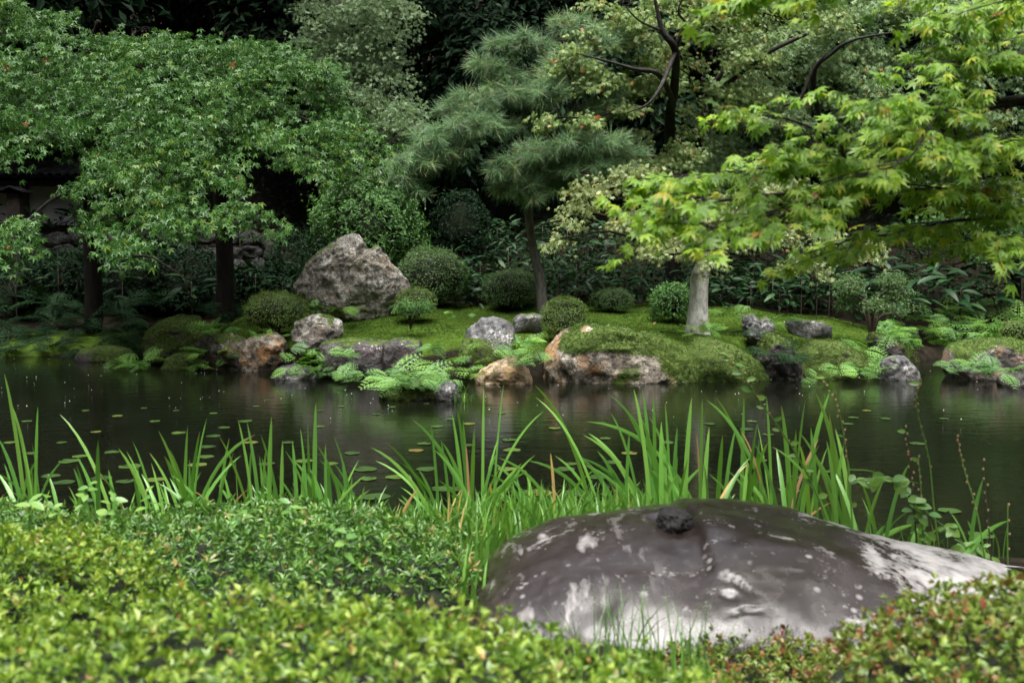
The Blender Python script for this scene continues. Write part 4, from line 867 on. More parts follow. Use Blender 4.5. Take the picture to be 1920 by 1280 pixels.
for px, py, Y, wp, hp, lab in ((40, 600, 18.3, 150, 110, 'at the far left edge'), (120, 580, 18.5, 140, 110, 'left of the first dark trunk'), (260, 585, 18.4, 150, 130, 'between the two dark trunks, left'), (345, 590, 18.2, 130, 130, 'between the two dark trunks, right'), (455, 600, 17.9, 90, 95, 'just right of the second trunk'), (530, 575, 18.2, 80, 80, 'left of the shrub by the rock'), (560, 560, 18.6, 120, 130, 'right of the dry stone wall')):
    bush('added_shade_shrub', 'added black-green shrub darkening the stone wall, ' + lab, px, py, Y, wp, hp, M['evergreen'], LANCE, n=2600, size=.09, rough=.35, jit=.7, seed=int(px), core=.7, group='added shrubs darkening the left bank')  # shrubs added to darken the stone wall and the bank
# small standard shrub with bare fan of stems on the moss, and the layered tree by the inlet
def fan_shrub(name, label, px, py, Y, wpx, hpx, leafmat, size, n, stems, bark, sr=.012, lo=.35, cat='shrub'):
    mp = mpp(Y); b = at(px, py, Y); w_ = wpx * mp / 2; h = hpx * mp; root = empty(name, b); L(root, label, cat)
    st = Acc(); acc = Acc()
    for k in range(stems):
        a = rng.uniform(0, 6.28); r = math.sqrt(rng.uniform(0, 1)) * w_ * .85; e = np.array((math.cos(a) * r, math.sin(a) * r * .8, h * rng.uniform(.55, .98)))
        st.raw(*tube([(0, 0, -.04), e * np.array((.25, .25, lo)), e * np.array((.7, .7, .75)), e], [sr, sr * .8, sr * .5, sr * .2], 5))
        c = e - np.array((0, 0, h * .06)); ball_crown(acc, c, np.array((w_ * .42, w_ * .42, h * .14)), n // stems, LANCE, size, shell=.1, rmean=.55)
    link('stem', st.mesh('stem', bark), root); link('foliage', acc.mesh('foliage', leafmat, False), root)
fan_shrub('fan_shrub', 'tiny shrub with fanned dark stems alone on the moss', 770, 612, 13.9, 82, 52, M['shrub'], .038, 1300, 15, M['twig'], .009)
fan_shrub('layered_tree', 'small layered evergreen tree with reddish stem above the inlet', 1634, 640, 14.6, 140, 128, M['azalea_dark'], .040, 6500, 12, M['twig'], .022, .62, 'tree')

# broad-leaved plants and woodland floor behind the island
def broad_plant(name, label, px, py, Y, n, ln, group, mat=None, up=.55):
    b = at(px, py, Y); b[2] = max(b[2], gz(b[0], Y) - .02) if py > 500 else b[2]
    root = empty(name, b); L(root, label, 'plant', group); acc = Acc()
    a = rng.uniform(0, 2 * math.pi, n); el = rng.uniform(.15, 1.2, n); d = np.stack([np.cos(a) * np.cos(el), np.sin(a) * np.cos(el), np.sin(el)], -1)
    hgt = rng.uniform(0, up, n); P = np.stack([np.cos(a) * .06, np.sin(a) * .06, hgt], -1) + rng.normal(size=(n, 3)) * np.array((.10, .10, 0))
    nn = unit(np.array((0, -.15, 1.)) - d * .3 + rng.normal(size=(n, 3)) * .25)
    acc.inst(*BROAD, frames(nn, d + np.array((0, 0, -.25)), ln * rng.uniform(.6, 1.2, n)), P, np.clip(rng.normal(.5, .25, n), 0, 1))
    link('foliage', acc.mesh('foliage', mat or M['broad'], True), root)
    st = Acc(); st.raw(*tube([(0, 0, -gz(b[0], Y) * 0 - .3), (0, 0, up * .8)], [.012, .006], 5)); link('stem', st.mesh('stem', M['twig']), root)
k = 0
for px in range(860, 1580, 26):
    if 1200 < px < 1280: continue
    for row, (py, Y) in enumerate(((572, 17.0), (545, 17.6), (505, 18.3), (465, 19.0))):
        if row == 3 and px > 1400: continue
        where = 'left of' if px < 980 else ('just right of' if px < 1120 else ('beyond' if px < 1300 else 'far right of'))
        hgt = ('low', 'knee-high', 'taller', 'rearmost')[row]
        broad_plant('broadleaf_plant', f'{hgt} dark broad-leaved plant behind the moss, {where} pine', px + rng.normal() * 9, py + rng.normal() * 6, Y + rng.normal() * .2, 30, .22, 'broad-leaved plants behind the moss')
for px, py, Y in ((1720, 560, 16.2), (1690, 590, 15.9), (1760, 545, 16.6), (1830, 540, 16.8), (1800, 590, 16.4), (1870, 570, 16.4), (1660, 560, 16.5), (1600, 580, 16.4), (1740, 500, 17.5), (1850, 510, 17.6), (1640, 520, 17.4), (1920, 540, 17)):
    broad_plant('broadleaf_plant', 'dark whorled broad-leaved plant on the right bank', px, py, Y, 26, .34, 'broad-leaved plants on the right bank')
for px, py, Y in ((30, 560, 17.6), (110, 540, 18), (230, 560, 17.8), (300, 540, 18.2), (360, 575, 17.4), (480, 560, 17.8), (530, 575, 17.4), (60, 450, 19.6), (140, 430, 19.8), (260, 430, 19.8), (330, 425, 19.9)):
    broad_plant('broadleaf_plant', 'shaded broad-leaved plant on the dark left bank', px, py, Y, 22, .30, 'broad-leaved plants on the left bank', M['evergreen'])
# uncountable leaves of the wood floor and slope
n = 62000
X = rng.uniform(-16, 16, n); Yp = rng.uniform(17.4, 34, n); X = X * (.5 + Yp / 34)
keep = ~((X < -4.6) & (Yp < 19.9)); X, Yp = X[keep], Yp[keep]; n = len(X)
P = np.stack([X, Yp, ground(X, Yp) + rng.uniform(0, 1, n) ** 2 * (.25 + .55 * smooth(-.2, .5, fbm2(X, Yp, 3, 66)))], -1)
acc = Acc(); acc.inst(*SMALL, frames(unit(rng.normal(size=(n, 3)) * .5 + np.array((0, -.4, .8))), rdirs(n), rng.uniform(.08, .2, n)), P, rng.uniform(0, 1, n))
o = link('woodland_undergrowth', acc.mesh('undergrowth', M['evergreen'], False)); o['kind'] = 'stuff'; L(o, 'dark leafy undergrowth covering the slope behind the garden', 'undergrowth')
# moss lawn
n = 110000
X = rng.uniform(-4.9, 6.2, n); Yp = rng.uniform(11.8, 17.2, n); d = Yp - shore_y(X)
keep = (d > .12) & (rng.uniform(size=n) < .9 - .5 * smooth(15, 17.2, Yp)); X, Yp = X[keep], Yp[keep]
gx_ = (ground(X + .03, Yp) - ground(X - .03, Yp)) / .06; gy_ = (ground(X, Yp + .03) - ground(X, Yp - .03)) / .06
o = link('moss_lawn', tufts(np.stack([X, Yp, ground(X, Yp)], -1), unit(np.stack([-gx_, -gy_, np.ones_like(X)], -1)), .018).mesh('moss', M['moss_tuft'], False)); o['kind'] = 'stuff'
L(o, 'soft green moss carpeting the top of the island', 'moss')
# fallen leaves on the moss
for k in range(48):
    px, py = rng.uniform(620, 1500), rng.uniform(585, 640); q = at(px, py, 14.2); Yq = 13.4 + (640 - py) / 55 * 2.6
    xq = at(px, py, Yq)[0]
    if k == 0: fl = mk_mesh('fallen_leaf', OVAL[0], OVAL[1], leaf_mat('fallen', [(0, (.45, .42, .30)), (.6, (.5, .38, .2)), (1, (.35, .16, .06))], .6, .1, single=True))
    o = link('fallen_leaf', fl, None, (xq, Yq, gz(xq, Yq) + .02)); o.scale = (rng.uniform(.03, .055),) * 3; o.rotation_euler = (rng.normal() * .3, rng.normal() * .3, rng.uniform(0, 6)); L(o, 'tiny pale fallen leaf lying on the moss', 'leaf', 'fallen leaves on the moss')

# ------------------------------------------------------------------ ferns
def frond_mesh(name, mat, pairs=9, tri=True, seed=0, droop=.5):
    """arching frond along +Y, unit length, with lobed leaflets on both sides"""
    lr = np.random.default_rng(seed); acc = Acc(); T = np.linspace(0, 1, 9); Z = .55 * T - droop * T ** 2 * .9
    acc.raw(*tube(np.stack([np.zeros(9), T * .97, Z], -1), np.linspace(.011, .003, 9), 4, 1))
    tv, tf = np.array([(0, 0, 0), (.20, .42, .03), (0, 1, -.06), (-.20, .42, .03)]), np.array([(0, 1, 2), (0, 2, 3)])
    for k in range(pairs):
        t = .20 + .76 * k / (pairs - 1); ln = (.46 * (1 - t) ** .75 + .06) * (smooth(.0, .3, np.array(t))) * lr.uniform(.88, 1.1)
        z = .55 * t - droop * .9 * t * t
        for s in (-1, 1):
            ax = unit(np.array((s, .55, -.10 + lr.normal() * .06))); o0 = np.array((0, t, z)); m_ = 3
            for j in range(m_):
                u = .16 + .8 * j / (m_ - 1)
                for q in (-1, 1):
                    dd = unit(ax * .75 + q * np.array((0, 1, 0)) * .8); l2 = ln * (.46 - .26 * u) + .012
                    acc.inst(tv, tf, frames(np.array([(0, -.1, 1.)]) + lr.normal(size=(1, 3)) * .12, dd[None], np.array([l2])), (o0 + ax * ln * u * .95)[None], np.array([.5]))
            acc.inst(tv, tf, frames(np.array([(0, -.1, 1.)]), ax[None], np.array([[ln * .35, ln * 1.05, ln * .35]])), o0[None], np.array([.5]))
    return acc.mesh(name, mat, False)
FR = {k: [frond_mesh('frond', M[k], 6 + i % 3, True, i, .35 + .18 * i) for i in range(3)] for k in ('fern', 'fern_silver', 'fern_shaded')}
def fern(label, px, py, Y, n, ln, kind='fern', spread=1.0, group=None, towards=.5):
    b = at(px, py, Y); root = empty('fern', b); L(root, label, 'fern', group)
    off = rng.uniform(0, 6.28)
    for k in range(n):
        a = off + k * 2.4 + rng.normal() * .3
        if math.cos(a) < -.2 and rng.uniform() < towards * .5: a += math.pi                   # more fronds lean to the open water
        o = link('frond', FR[kind][int(rng.integers(3))], root, (rng.normal() * .05 * spread, rng.normal() * .04 * spread, rng.normal() * .015))
        s = ln * (.78 if kind == 'fern_silver' else .88) * rng.uniform(.6, 1.2); o.scale = (s, s, s); o.rotation_mode = 'ZXY'
        o.rotation_euler = (rng.uniform(-.25, .75), rng.normal() * .18, a + math.pi)
_f = [('low bright fern spreading over the water left of moss dome', 262, 684, 14.05, 12, .42, 'fern', 3), ('low fern at the left tip of the island waterline', 225, 684, 14.2, 8, .34, 'fern', 2),
      ('bright fern above the dark brown jagged rock', 395, 622, 14.2, 9, .40, 'fern', 2), ('fern hanging beside the left brown rock', 385, 660, 13.85, 8, .36, 'fern', 2), ('small fern at waterline right of the small moss dome', 385, 690, 13.8, 7, .24, 'fern', 2),
      ('fern below the bright clipped azalea dome', 505, 632, 13.9, 5, .24, 'fern', 1.5),
      ('large fern against the pale lichen rock', 582, 662, 12.8, 8, .38, 'fern_silver', 2), ('large bright fern left of the dark ledge', 560, 685, 12.75, 8, .38, 'fern', 2), ('silvery fern spilling below the dark ledge stone', 608, 700, 12.6, 7, .30, 'fern_silver', 3), ('fern at the foot of the ledge near the fern islet', 660, 704, 12.5, 6, .28, 'fern_silver', 2), ('small fern sticking out before the dark ledge stone', 655, 662, 12.6, 4, .28, 'fern', 1),
      ('silvery fern clump on the islet, left side', 725, 715, 11.1, 16, .38, 'fern_silver', 3), ('silvery fern clump crowning the islet', 762, 706, 11.15, 18, .42, 'fern_silver', 3), ('silvery fern clump on the islet, right side', 798, 716, 11.1, 13, .34, 'fern_silver', 3), ('drooping fern at the front of the islet', 765, 722, 10.95, 9, .32, 'fern_silver', 2),
      ('tall pale fern rising behind the islet', 812, 652, 12.5, 9, .34, 'fern_silver', 1), ('fern behind the islet at right of block stone', 838, 682, 12.4, 8, .34, 'fern', 2), ('low fern on the shore behind islet stone', 862, 700, 12.3, 7, .28, 'fern', 2),
      ('silvery fern right of the grey mossy rock', 955, 655, 12.55, 11, .40, 'fern_silver', 3), ('bright fern left of the moss-capped rock', 985, 645, 12.7, 9, .38, 'fern', 2), ('silver fern hanging at the left flank of the moss-capped rock', 1003, 680, 12.35, 9, .32, 'fern_silver', 1.5), ('fern behind the tan wedge rock', 925, 676, 12.9, 6, .28, 'fern', 1.5), ('small fern at the tip of the tan wedge rock', 905, 704, 12.25, 4, .18, 'fern', 1),
      ('light green fern at the foot of the mountain rock', 610, 580, 15.0, 8, .34, 'fern', 3), ('small fern before the mountain rock foot', 650, 582, 14.9, 5, .26, 'fern', 2), ('tiny fern in the moss behind the tiny shrub', 850, 592, 14.6, 4, .18, 'fern', 1),
      ('fern at the foot of the pale trunk', 1300, 625, 13.2, 8, .32, 'fern', 2), ('small fern right of the pale trunk foot', 1332, 620, 13.3, 6, .26, 'fern', 1), ('pale fern behind the pale trunk', 1365, 592, 14.6, 7, .36, 'fern', 2), ('fern sprouting over the twin-pointed stone', 1450, 600, 13.7, 7, .3, 'fern', 2), ('dark fern left of the twin-pointed stone', 1395, 630, 13.0, 6, .28, 'fern_shaded', 2),
      ('dark fern below the twin-pointed stone', 1465, 665, 12.7, 9, .34, 'fern_shaded', 2), ('fern at the shore before the moss slope', 1590, 692, 12.8, 10, .36, 'fern', 3), ('fern left of the white patched stone', 1615, 690, 13.0, 7, .30, 'fern', 1.5), ('fern on the moss slope near the leaning stone', 1600, 650, 13.6, 9, .38, 'fern', 3), ('low fern at the waterline of moss slope', 1545, 706, 12.7, 5, .25, 'fern', 2),
      ('silvery fern on the right islet, left clump', 1815, 690, 12.35, 12, .36, 'fern_silver', 2), ('silvery fern on the right islet, right clump', 1860, 695, 12.2, 11, .34, 'fern_silver', 2)]
for lab, px, py, Y, n, ln, kd, sp in _f: fern(lab, px, py, Y, int(n * 1.1), ln, kd, sp * 1.3)
for px, py, Y in ((1690, 640, 15.6), (1740, 640, 16.3), (1775, 640, 16.4), (1815, 640, 16.2), (1850, 632, 15.6), (1890, 625, 15.7), (1750, 620, 16), (1800, 612, 16.2), (1850, 605, 16.3), (1900, 598, 16.4), (1690, 615, 15.6), (1920, 640, 15.5), (1655, 632, 15.2), (1830, 580, 16.8), (1890, 570, 16.9), (1780, 590, 16.6), (1720, 600, 16.2)):
    fern(f"bright fern in the {'front' if py > 628 else ('middle' if py > 600 else 'back')} row on the bank beyond the inlet", px, py, Y, 9, .44, 'fern', 2, 'ferns on the bank beyond the inlet')
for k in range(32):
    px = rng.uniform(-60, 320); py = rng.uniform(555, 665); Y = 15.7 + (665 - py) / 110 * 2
    fern(f"dim fern {'at the water side' if py > 625 else ('halfway up' if py > 590 else 'high up')} on the deeply shaded left bank", px, py, Y, 7, .50, 'fern_shaded', 2, 'ferns on the shaded left bank')
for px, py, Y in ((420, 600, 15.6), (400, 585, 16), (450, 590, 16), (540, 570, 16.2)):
    fern('dim fern in the shade behind the bright azalea dome', px, py, Y, 7, .36, 'fern_shaded', 2, 'ferns behind the bright azalea dome')

# ------------------------------------------------------------------ lily pads on the water
pads = []
def pad_mesh(k):
    lr = np.random.default_rng(k); n = 26; th = np.linspace(.16, 2 * math.pi - .16, n); r = 1 + .04 * np.sin(th * 3 + k) + lr.normal(size=n) * .015
    V = [(0, 0, .01)] + [(math.sin(a) * q * .55, math.cos(a) * q * .55, .0) for a, q in zip(th, r)] + [(math.sin(a) * q, math.cos(a) * q, .03 + .025 * math.sin(a * 4 + k)) for a, q in zip(th, r)]
    F = [(0, i + 2, i + 1) for i in range(n - 1)] + [(i + 1, i + 2, n + i + 2) for i in range(n - 1)] + [(i + 1, n + i + 2, n + i + 1) for i in range(n - 1)]
    return mk_mesh('lily_pad', V, F, M['lily'])
PM = [pad_mesh(k) for k in range(5)]
_lp = [(120, 905, .14), (190, 897, .16), (130, 865, .13), (245, 875, .15), (210, 848, .11), (150, 856, .1), (180, 810, .1), (115, 830, .09), (60, 850, .1), (95, 893, .12), (290, 900, .13), (235, 903, .14), (390, 838, .13), (385, 857, .13), (370, 872, .14), (400, 818, .1),
       (335, 812, .1), (290, 790, .09), (460, 790, .1), (420, 802, .1), (600, 800, .1), (570, 865, .13), (500, 870, .12), (685, 880, .14), (690, 898, .13), (705, 932, .15), (780, 845, .12), (795, 832, .1), (740, 895, .12), (800, 880, .14), (830, 917, .15), (845, 918, .12), (960, 844, .13), (955, 825, .11), (940, 775, .1), (950, 880, .14), (1010, 925, .17), (1060, 880, .13), (1070, 870, .12), (1150, 867, .13),
       (1040, 803, .1), (1000, 922, .14), (1135, 822, .1), (1120, 895, .12), (880, 835, .1), (820, 800, .09), (845, 786, .09), (880, 795, .1), (705, 777, .08), (735, 763, .07), (800, 757, .07), (600, 770, .07), (640, 762, .06), (480, 762, .07), (500, 750, .06), (400, 775, .07), (330, 770, .07), (270, 765, .07), (220, 780, .08), (160, 770, .07), (50, 790, .09), (20, 830, .1), (1080, 925, .14), (1180, 850, .12), (1250, 830, .11), (1330, 795, .1), (1410, 790, .09), (1400, 805, .1), (1420, 863, .12), (1600, 783, .09), (1590, 795, .09), (1625, 770, .08), (1720, 832, .12), (1660, 785, .08), (1770, 785, .08), (1440, 815, .1), (1480, 920, .12), (1780, 958, .13), (1840, 1005, .14), (1500, 895, .12), (1560, 885, .1), (660, 850, .1), (620, 870, .12), (540, 830, .1), (470, 830, .1)]
for px, py, r in _lp:
    q = on_z(px, py); o = link('lily_pad', PM[int(rng.integers(5))], None, (q[0], q[1], .004)); s = r * rng.uniform(.45, .66); o.scale = (s, s, s); o.rotation_euler = (0, 0, rng.uniform(0, 6.28))
    zone = ('at far left', 'left of the arching iris blade', 'behind the fanned left irises', 'left of centre', 'at centre below the fern islet', 'right of centre', 'behind boulder knob', 'at right')[min(7, int(np.searchsorted([110, 260, 480, 700, 900, 1120, 1450], px)))]
    row = 'near the iris bank' if py > 860 else ('in mid pond' if py > 800 else 'far out on the pond'); L(o, f'lily pad {row}, {zone}', 'lily pad', 'lily pads on the pond')
# rain drops bouncing off the water
D, F = ico(1); acc = Acc(); n = 170
dm, t, out = new_mat('water_drop'); pbsdf(t, out, (.75, .78, .8), .1, .8)
q = np.array([on_z(rng.uniform(-20, 1940), 676 + 120 * rng.uniform() ** 1.6) for k in range(n)]); q[:, 2] = rng.uniform(.01, .10, n); q = q[(q[:, 1] < shore_y(q[:, 0]) - .3)]
acc.inst(D, F, np.eye(3)[None] * rng.uniform(.003, .0065, len(q))[:, None, None] * np.array((.8, .8, 1.3))[None, None], q, np.ones(len(q)))
o = link('rain_splash', acc.mesh('splash', dm)); o['kind'] = 'stuff'; L(o, 'white rain droplets bouncing on the pond', 'raindrops')

# ------------------------------------------------------------------ irises on the near bank
def strip(path, width, fold=.35, side=None):
    """blade: a folded ribbon along path"""
    path = np.asarray(path, float); n = len(path); tg = unit(np.gradient(path, axis=0)); sd_ = unit(np.cross(tg, side)); nr = np.cross(sd_, tg)
    V = []
    for i in range(n): V += [path[i] - sd_[i] * width[i], path[i] + nr[i] * width[i] * fold, path[i] + sd_[i] * width[i]]
    F = []
    for i in range(n - 1):
        b = i * 3; F += [(b, b + 1, b + 4), (b, b + 4, b + 3), (b + 1, b + 2, b + 5), (b + 1, b + 5, b + 4)]
    return np.array(V), np.array(F)
def blade_path(tip, bas, Y, bow, n=11, lean=0.):
    b = at(*bas, Y); e = at(*tip, Y + lean); g = gz(b[0], Y) - .05
    d = b - e
    if b[2] > g: b = b + np.clip(d / max(-d[2], .05) * (b[2] - g) * .75, -.12, .12); b[2] = g
    t = np.linspace(0, 1, n)[:, None]; ln = np.linalg.norm(e - b)
    c = b + (e - b) * np.array((.35, .5, .62)) + np.array((0, 0, bow * ln))
    return (1 - t) ** 2 * b + 2 * t * (1 - t) * c + t ** 2 * e
_ir = [('at the far left edge', 4.75, [((8, 700), (45, 945)), ((22, 758), (58, 948)), ((71, 762), (68, 950)), ((-4, 820), (35, 945)), ((-6, 885), (22, 945))], []),
       ('with one long blade arching left', 4.9, [((112, 776), (205, 960)), ((138, 877), (155, 940)), ((184, 825), (186, 955)), ((170, 905), (180, 960))], [((170, 873), (250, 940))]),
       ('thin, left of the lily pads', 5.05, [((222, 840), (275, 950)), ((237, 845), (285, 955)), ((249, 827), (282, 955)), ((258, 870), (262, 960))], []),
       ('fanning above the ground cover', 4.9, [((297, 807), (345, 965)), ((280, 848), (330, 960)), ((296, 905), (365, 970)), ((352, 798), (348, 960)), ((375, 807), (360, 950)), ((388, 784), (368, 930)), ((310, 860), (338, 965)), ((318, 842), (352, 960))], [((340, 910), (450, 950))]),
       ('with crossing leaning blades', 5.0, [((410, 816), (455, 945)), ((446, 785), (470, 950)), ((463, 790), (485, 965)), ((478, 815), (375, 930)), ((430, 820), (415, 950)), ((440, 850), (445, 955)), ((420, 890), (432, 960))], [((466, 916), (412, 950))]),
       ('upright, near picture left third', 4.9, [((509, 782), (505, 965)), ((489, 815), (520, 960)), ((592, 754), (590, 960)), ((530, 825), (528, 960)), ((498, 845), (494, 965))], []),
       ('bushy with many short blades', 5.0, [((563, 802), (575, 965)), ((577, 795), (582, 955)), ((610, 832), (612, 980)), ((625, 815), (660, 970)), ((550, 862), (600, 955)), ((535, 845), (575, 950)), ((548, 825), (556, 960)), ((640, 850), (650, 960)), ((595, 835), (640, 960)), ((585, 880), (590, 960)), ((673, 862), (640, 960)), ((600, 905), (620, 975))], []),
       ('left of centre with drooping blades', 4.75, [((695, 838), (790, 960)), ((723, 828), (800, 945)), ((773, 786), (862, 940)), ((808, 795), (824, 1010)), ((783, 877), (832, 1030)), ((684, 910), (672, 990)), ((806, 930), (812, 1010))], [((785, 915), (745, 1000))]),
       ('centre with tall paired blades', 4.95, [((847, 772), (870, 990)), ((857, 765), (878, 960)), ((868, 785), (876, 960)), ((827, 825), (842, 960)), ((907, 722), (905, 930)), ((945, 716), (930, 900)), ((1020, 770), (932, 900)), ((890, 800), (885, 960)), ((850, 868), (852, 985))], [((873, 830), (880, 960)), ((918, 905), (925, 960)), ((1032, 848), (1040, 960))]),
       ('right of centre leaning left', 5.0, [((1003, 722), (1085, 905)), ((1005, 745), (1092, 900)), ((916, 862), (1010, 1000)), ((917, 888), (990, 970)), ((1075, 848), (1150, 960)), ((985, 880), (1000, 960)), ((935, 858), (1020, 950))], [((1150, 975), (990, 955))]),
       ('before the tan rock reflection', 4.9, [((1093, 815), (1190, 945)), ((1104, 812), (1180, 930)), ((1140, 738), (1240, 940)), ((1146, 775), (1190, 930)), ((1100, 790), (1290, 930)), ((1170, 765), (1228, 940)), ((1120, 845), (1165, 945))], [((1180, 960), (1150, 920))]),
       ('behind the boulder stub, dense and upright', 4.8, [((1188, 728), (1216, 940)), ((1205, 732), (1222, 945)), ((1225, 735), (1228, 950)), ((1247, 755), (1256, 945)), ((1297, 745), (1284, 950)), ((1317, 748), (1312, 945)), ((1343, 745), (1412, 955)), ((1325, 750), (1432, 960)), ((1270, 800), (1262, 950)), ((1240, 790), (1240, 950)), ((1330, 800), (1320, 950))], [((1306, 812), (1312, 950))]),
       ('behind boulder with a tan dry blade', 4.75, [((1395, 745), (1390, 950)), ((1437, 742), (1446, 950)), ((1415, 832), (1452, 960)), ((1447, 837), (1538, 970)), ((1510, 750), (1490, 960)), ((1380, 800), (1360, 950)), ((1465, 760), (1480, 960)), ((1355, 815), (1345, 950)), ((1420, 790), (1400, 950))], [((1536, 822), (1488, 965)), ((1388, 805), (1432, 960)), ((1404, 868), (1352, 955))]),
       ('at the right end of the iris row', 4.7, [((1530, 738), (1580, 975)), ((1557, 732), (1515, 920)), ((1555, 775), (1560, 900)), ((1566, 803), (1594, 975)), ((1590, 860), (1592, 985)), ((1520, 800), (1530, 975))], [((1562, 940), (1500, 905))]),
       ('sparse, behind the right half of boulder', 4.5, [((1705, 868), (1670, 985)), ((1705, 957), (1662, 1005)), ((1716, 965), (1708, 1020))], []),
       ('two crossed blades near the right edge', 4.3, [((1843, 898), (1820, 1035)), ((1892, 975), (1822, 1045))], [])]
for where, Y, green, dry in _ir:
    bs = np.array([at(b_[0], b_[1], Y) for _, b_ in green]); c = np.array((bs[:, 0].mean(), Y, gz(bs[:, 0].mean(), Y)))
    root = empty('iris_plant', c); L(root, f'iris clump {where}', 'iris', 'irises along the near bank')
    for k in range(len(green) + 6):                                   # thinner young blades between the tall ones
        (tx, ty), (bx, by) = green[int(rng.integers(len(green)))]; f_ = rng.uniform(.25, .8)
        nb = bx + rng.normal() * 16; green.append(((nb + (tx - bx) * f_ + rng.normal() * 22, by - (by - ty) * f_), (nb, by)))
    for lst, mt in ((green, 'iris'), (dry, 'iris_dry')):
        for tip, bas in lst:
            y = Y + rng.uniform(-.2, .2); pth = blade_path(tip, bas, y, .05 + .10 * abs(tip[0] - bas[0]) / 100, lean=rng.normal() * .08)
            wd = (.0112 if mt == 'iris' else .0075) * rng.uniform(.75, 1.15) * np.interp(np.linspace(0, 1, len(pth)), [0, .3, .7, .9, 1], [.75, 1, .85, .45, .03])
            V, F = strip(pth - c, wd, .22, unit(np.array((rng.normal() * .6, -1., .15))))
            tf_ = np.repeat(np.clip((np.linspace(0, 1, len(pth)) - rng.uniform(.88, 1.3)) * 9, 0, .9), 3); o = link('leaf', mk_mesh('iris_leaf', V, F, M[mt], None, {'tip': tf_}), root)
            if mt == 'iris_dry': o['label'] = 'withered tan blade'

# ------------------------------------------------------------------ bank grass
def grass(name, label, P, h, wdt, mat, leanv=.5):
    n = len(P); a = rng.uniform(0, 6.28, n); ln = h * rng.uniform(.35, 1.35, n); d = np.stack([np.cos(a), np.sin(a), np.zeros(n)], -1) * (rng.uniform(.1, 1, n) * leanv)[:, None]
    sd_ = unit(np.cross(unit(d + np.array((0, -.6, 0))), np.array((0, 0, 1.))) + rng.normal(size=(n, 3)) * .3)
    V = []; seg = 4
    for k in range(seg + 1):
        t_ = k / seg; p = P + (np.array((0, 0, 1.)) * (t_ * (1 - .25 * t_)) + d * t_ ** 1.8) * ln[:, None]; p[:, 2] -= (np.linalg.norm(d, axis=1) * t_ ** 2 * .35 * ln)
        wv = (wdt * (1 - t_ ** 1.5) + .0003)
        V += [p - sd_ * wv, p + sd_ * wv]
    V = np.stack(V, 1); m_ = V.shape[1]; F = []
    for k in range(seg): F += [(2 * k, 2 * k + 1, 2 * k + 3), (2 * k, 2 * k + 3, 2 * k + 2)]
    F = (np.array(F)[None] + (np.arange(n) * m_)[:, None, None]).reshape(-1, 3)
    o = link(name, mk_mesh(name, V.reshape(-1, 3), F, mat, np.repeat(np.where(rng.uniform(size=n) < .03, 1., rng.uniform(0, .9, n)), m_))); o['kind'] = 'stuff'; L(o, label, 'grass')
def scatter(n, x0, x1, y0, y1, f=None):
    X = rng.uniform(x0, x1, n); Yq = rng.uniform(y0, y1, n)
    if f is not None: k_ = f(X, Yq); X, Yq = X[k_], Yq[k_]
    return np.stack([X, Yq, ground(X, Yq) - .01], -1)
grass('bank_grass', 'lush green grass on the bank left of the boulder', scatter(2500, -1.0, .75, 3.3, 5.2, lambda x, y: (y < near_y(x) + .05) & (y > 3.3 + (x < -.2) * .6) & (rng.uniform(size=len(x)) < smooth(-1.0, -.3, x) * .9 + .1) & ~((x > -.1) & (y < 4.0))), .30, .0068, M['grass'])
grass('waterside_grass', 'thin grass between the iris clumps at the water edge', scatter(1500, -2.9, 2.2, 4.3, 5.4, lambda x, y: (y < near_y(x) + .2)), .22, .003, M['grass'], .7)
grass('sprig_grass', 'few thin grass blades rising before the boulder', scatter(150, .15, .55, 2.45, 2.75), .34, .0022, M['grass'], .35)

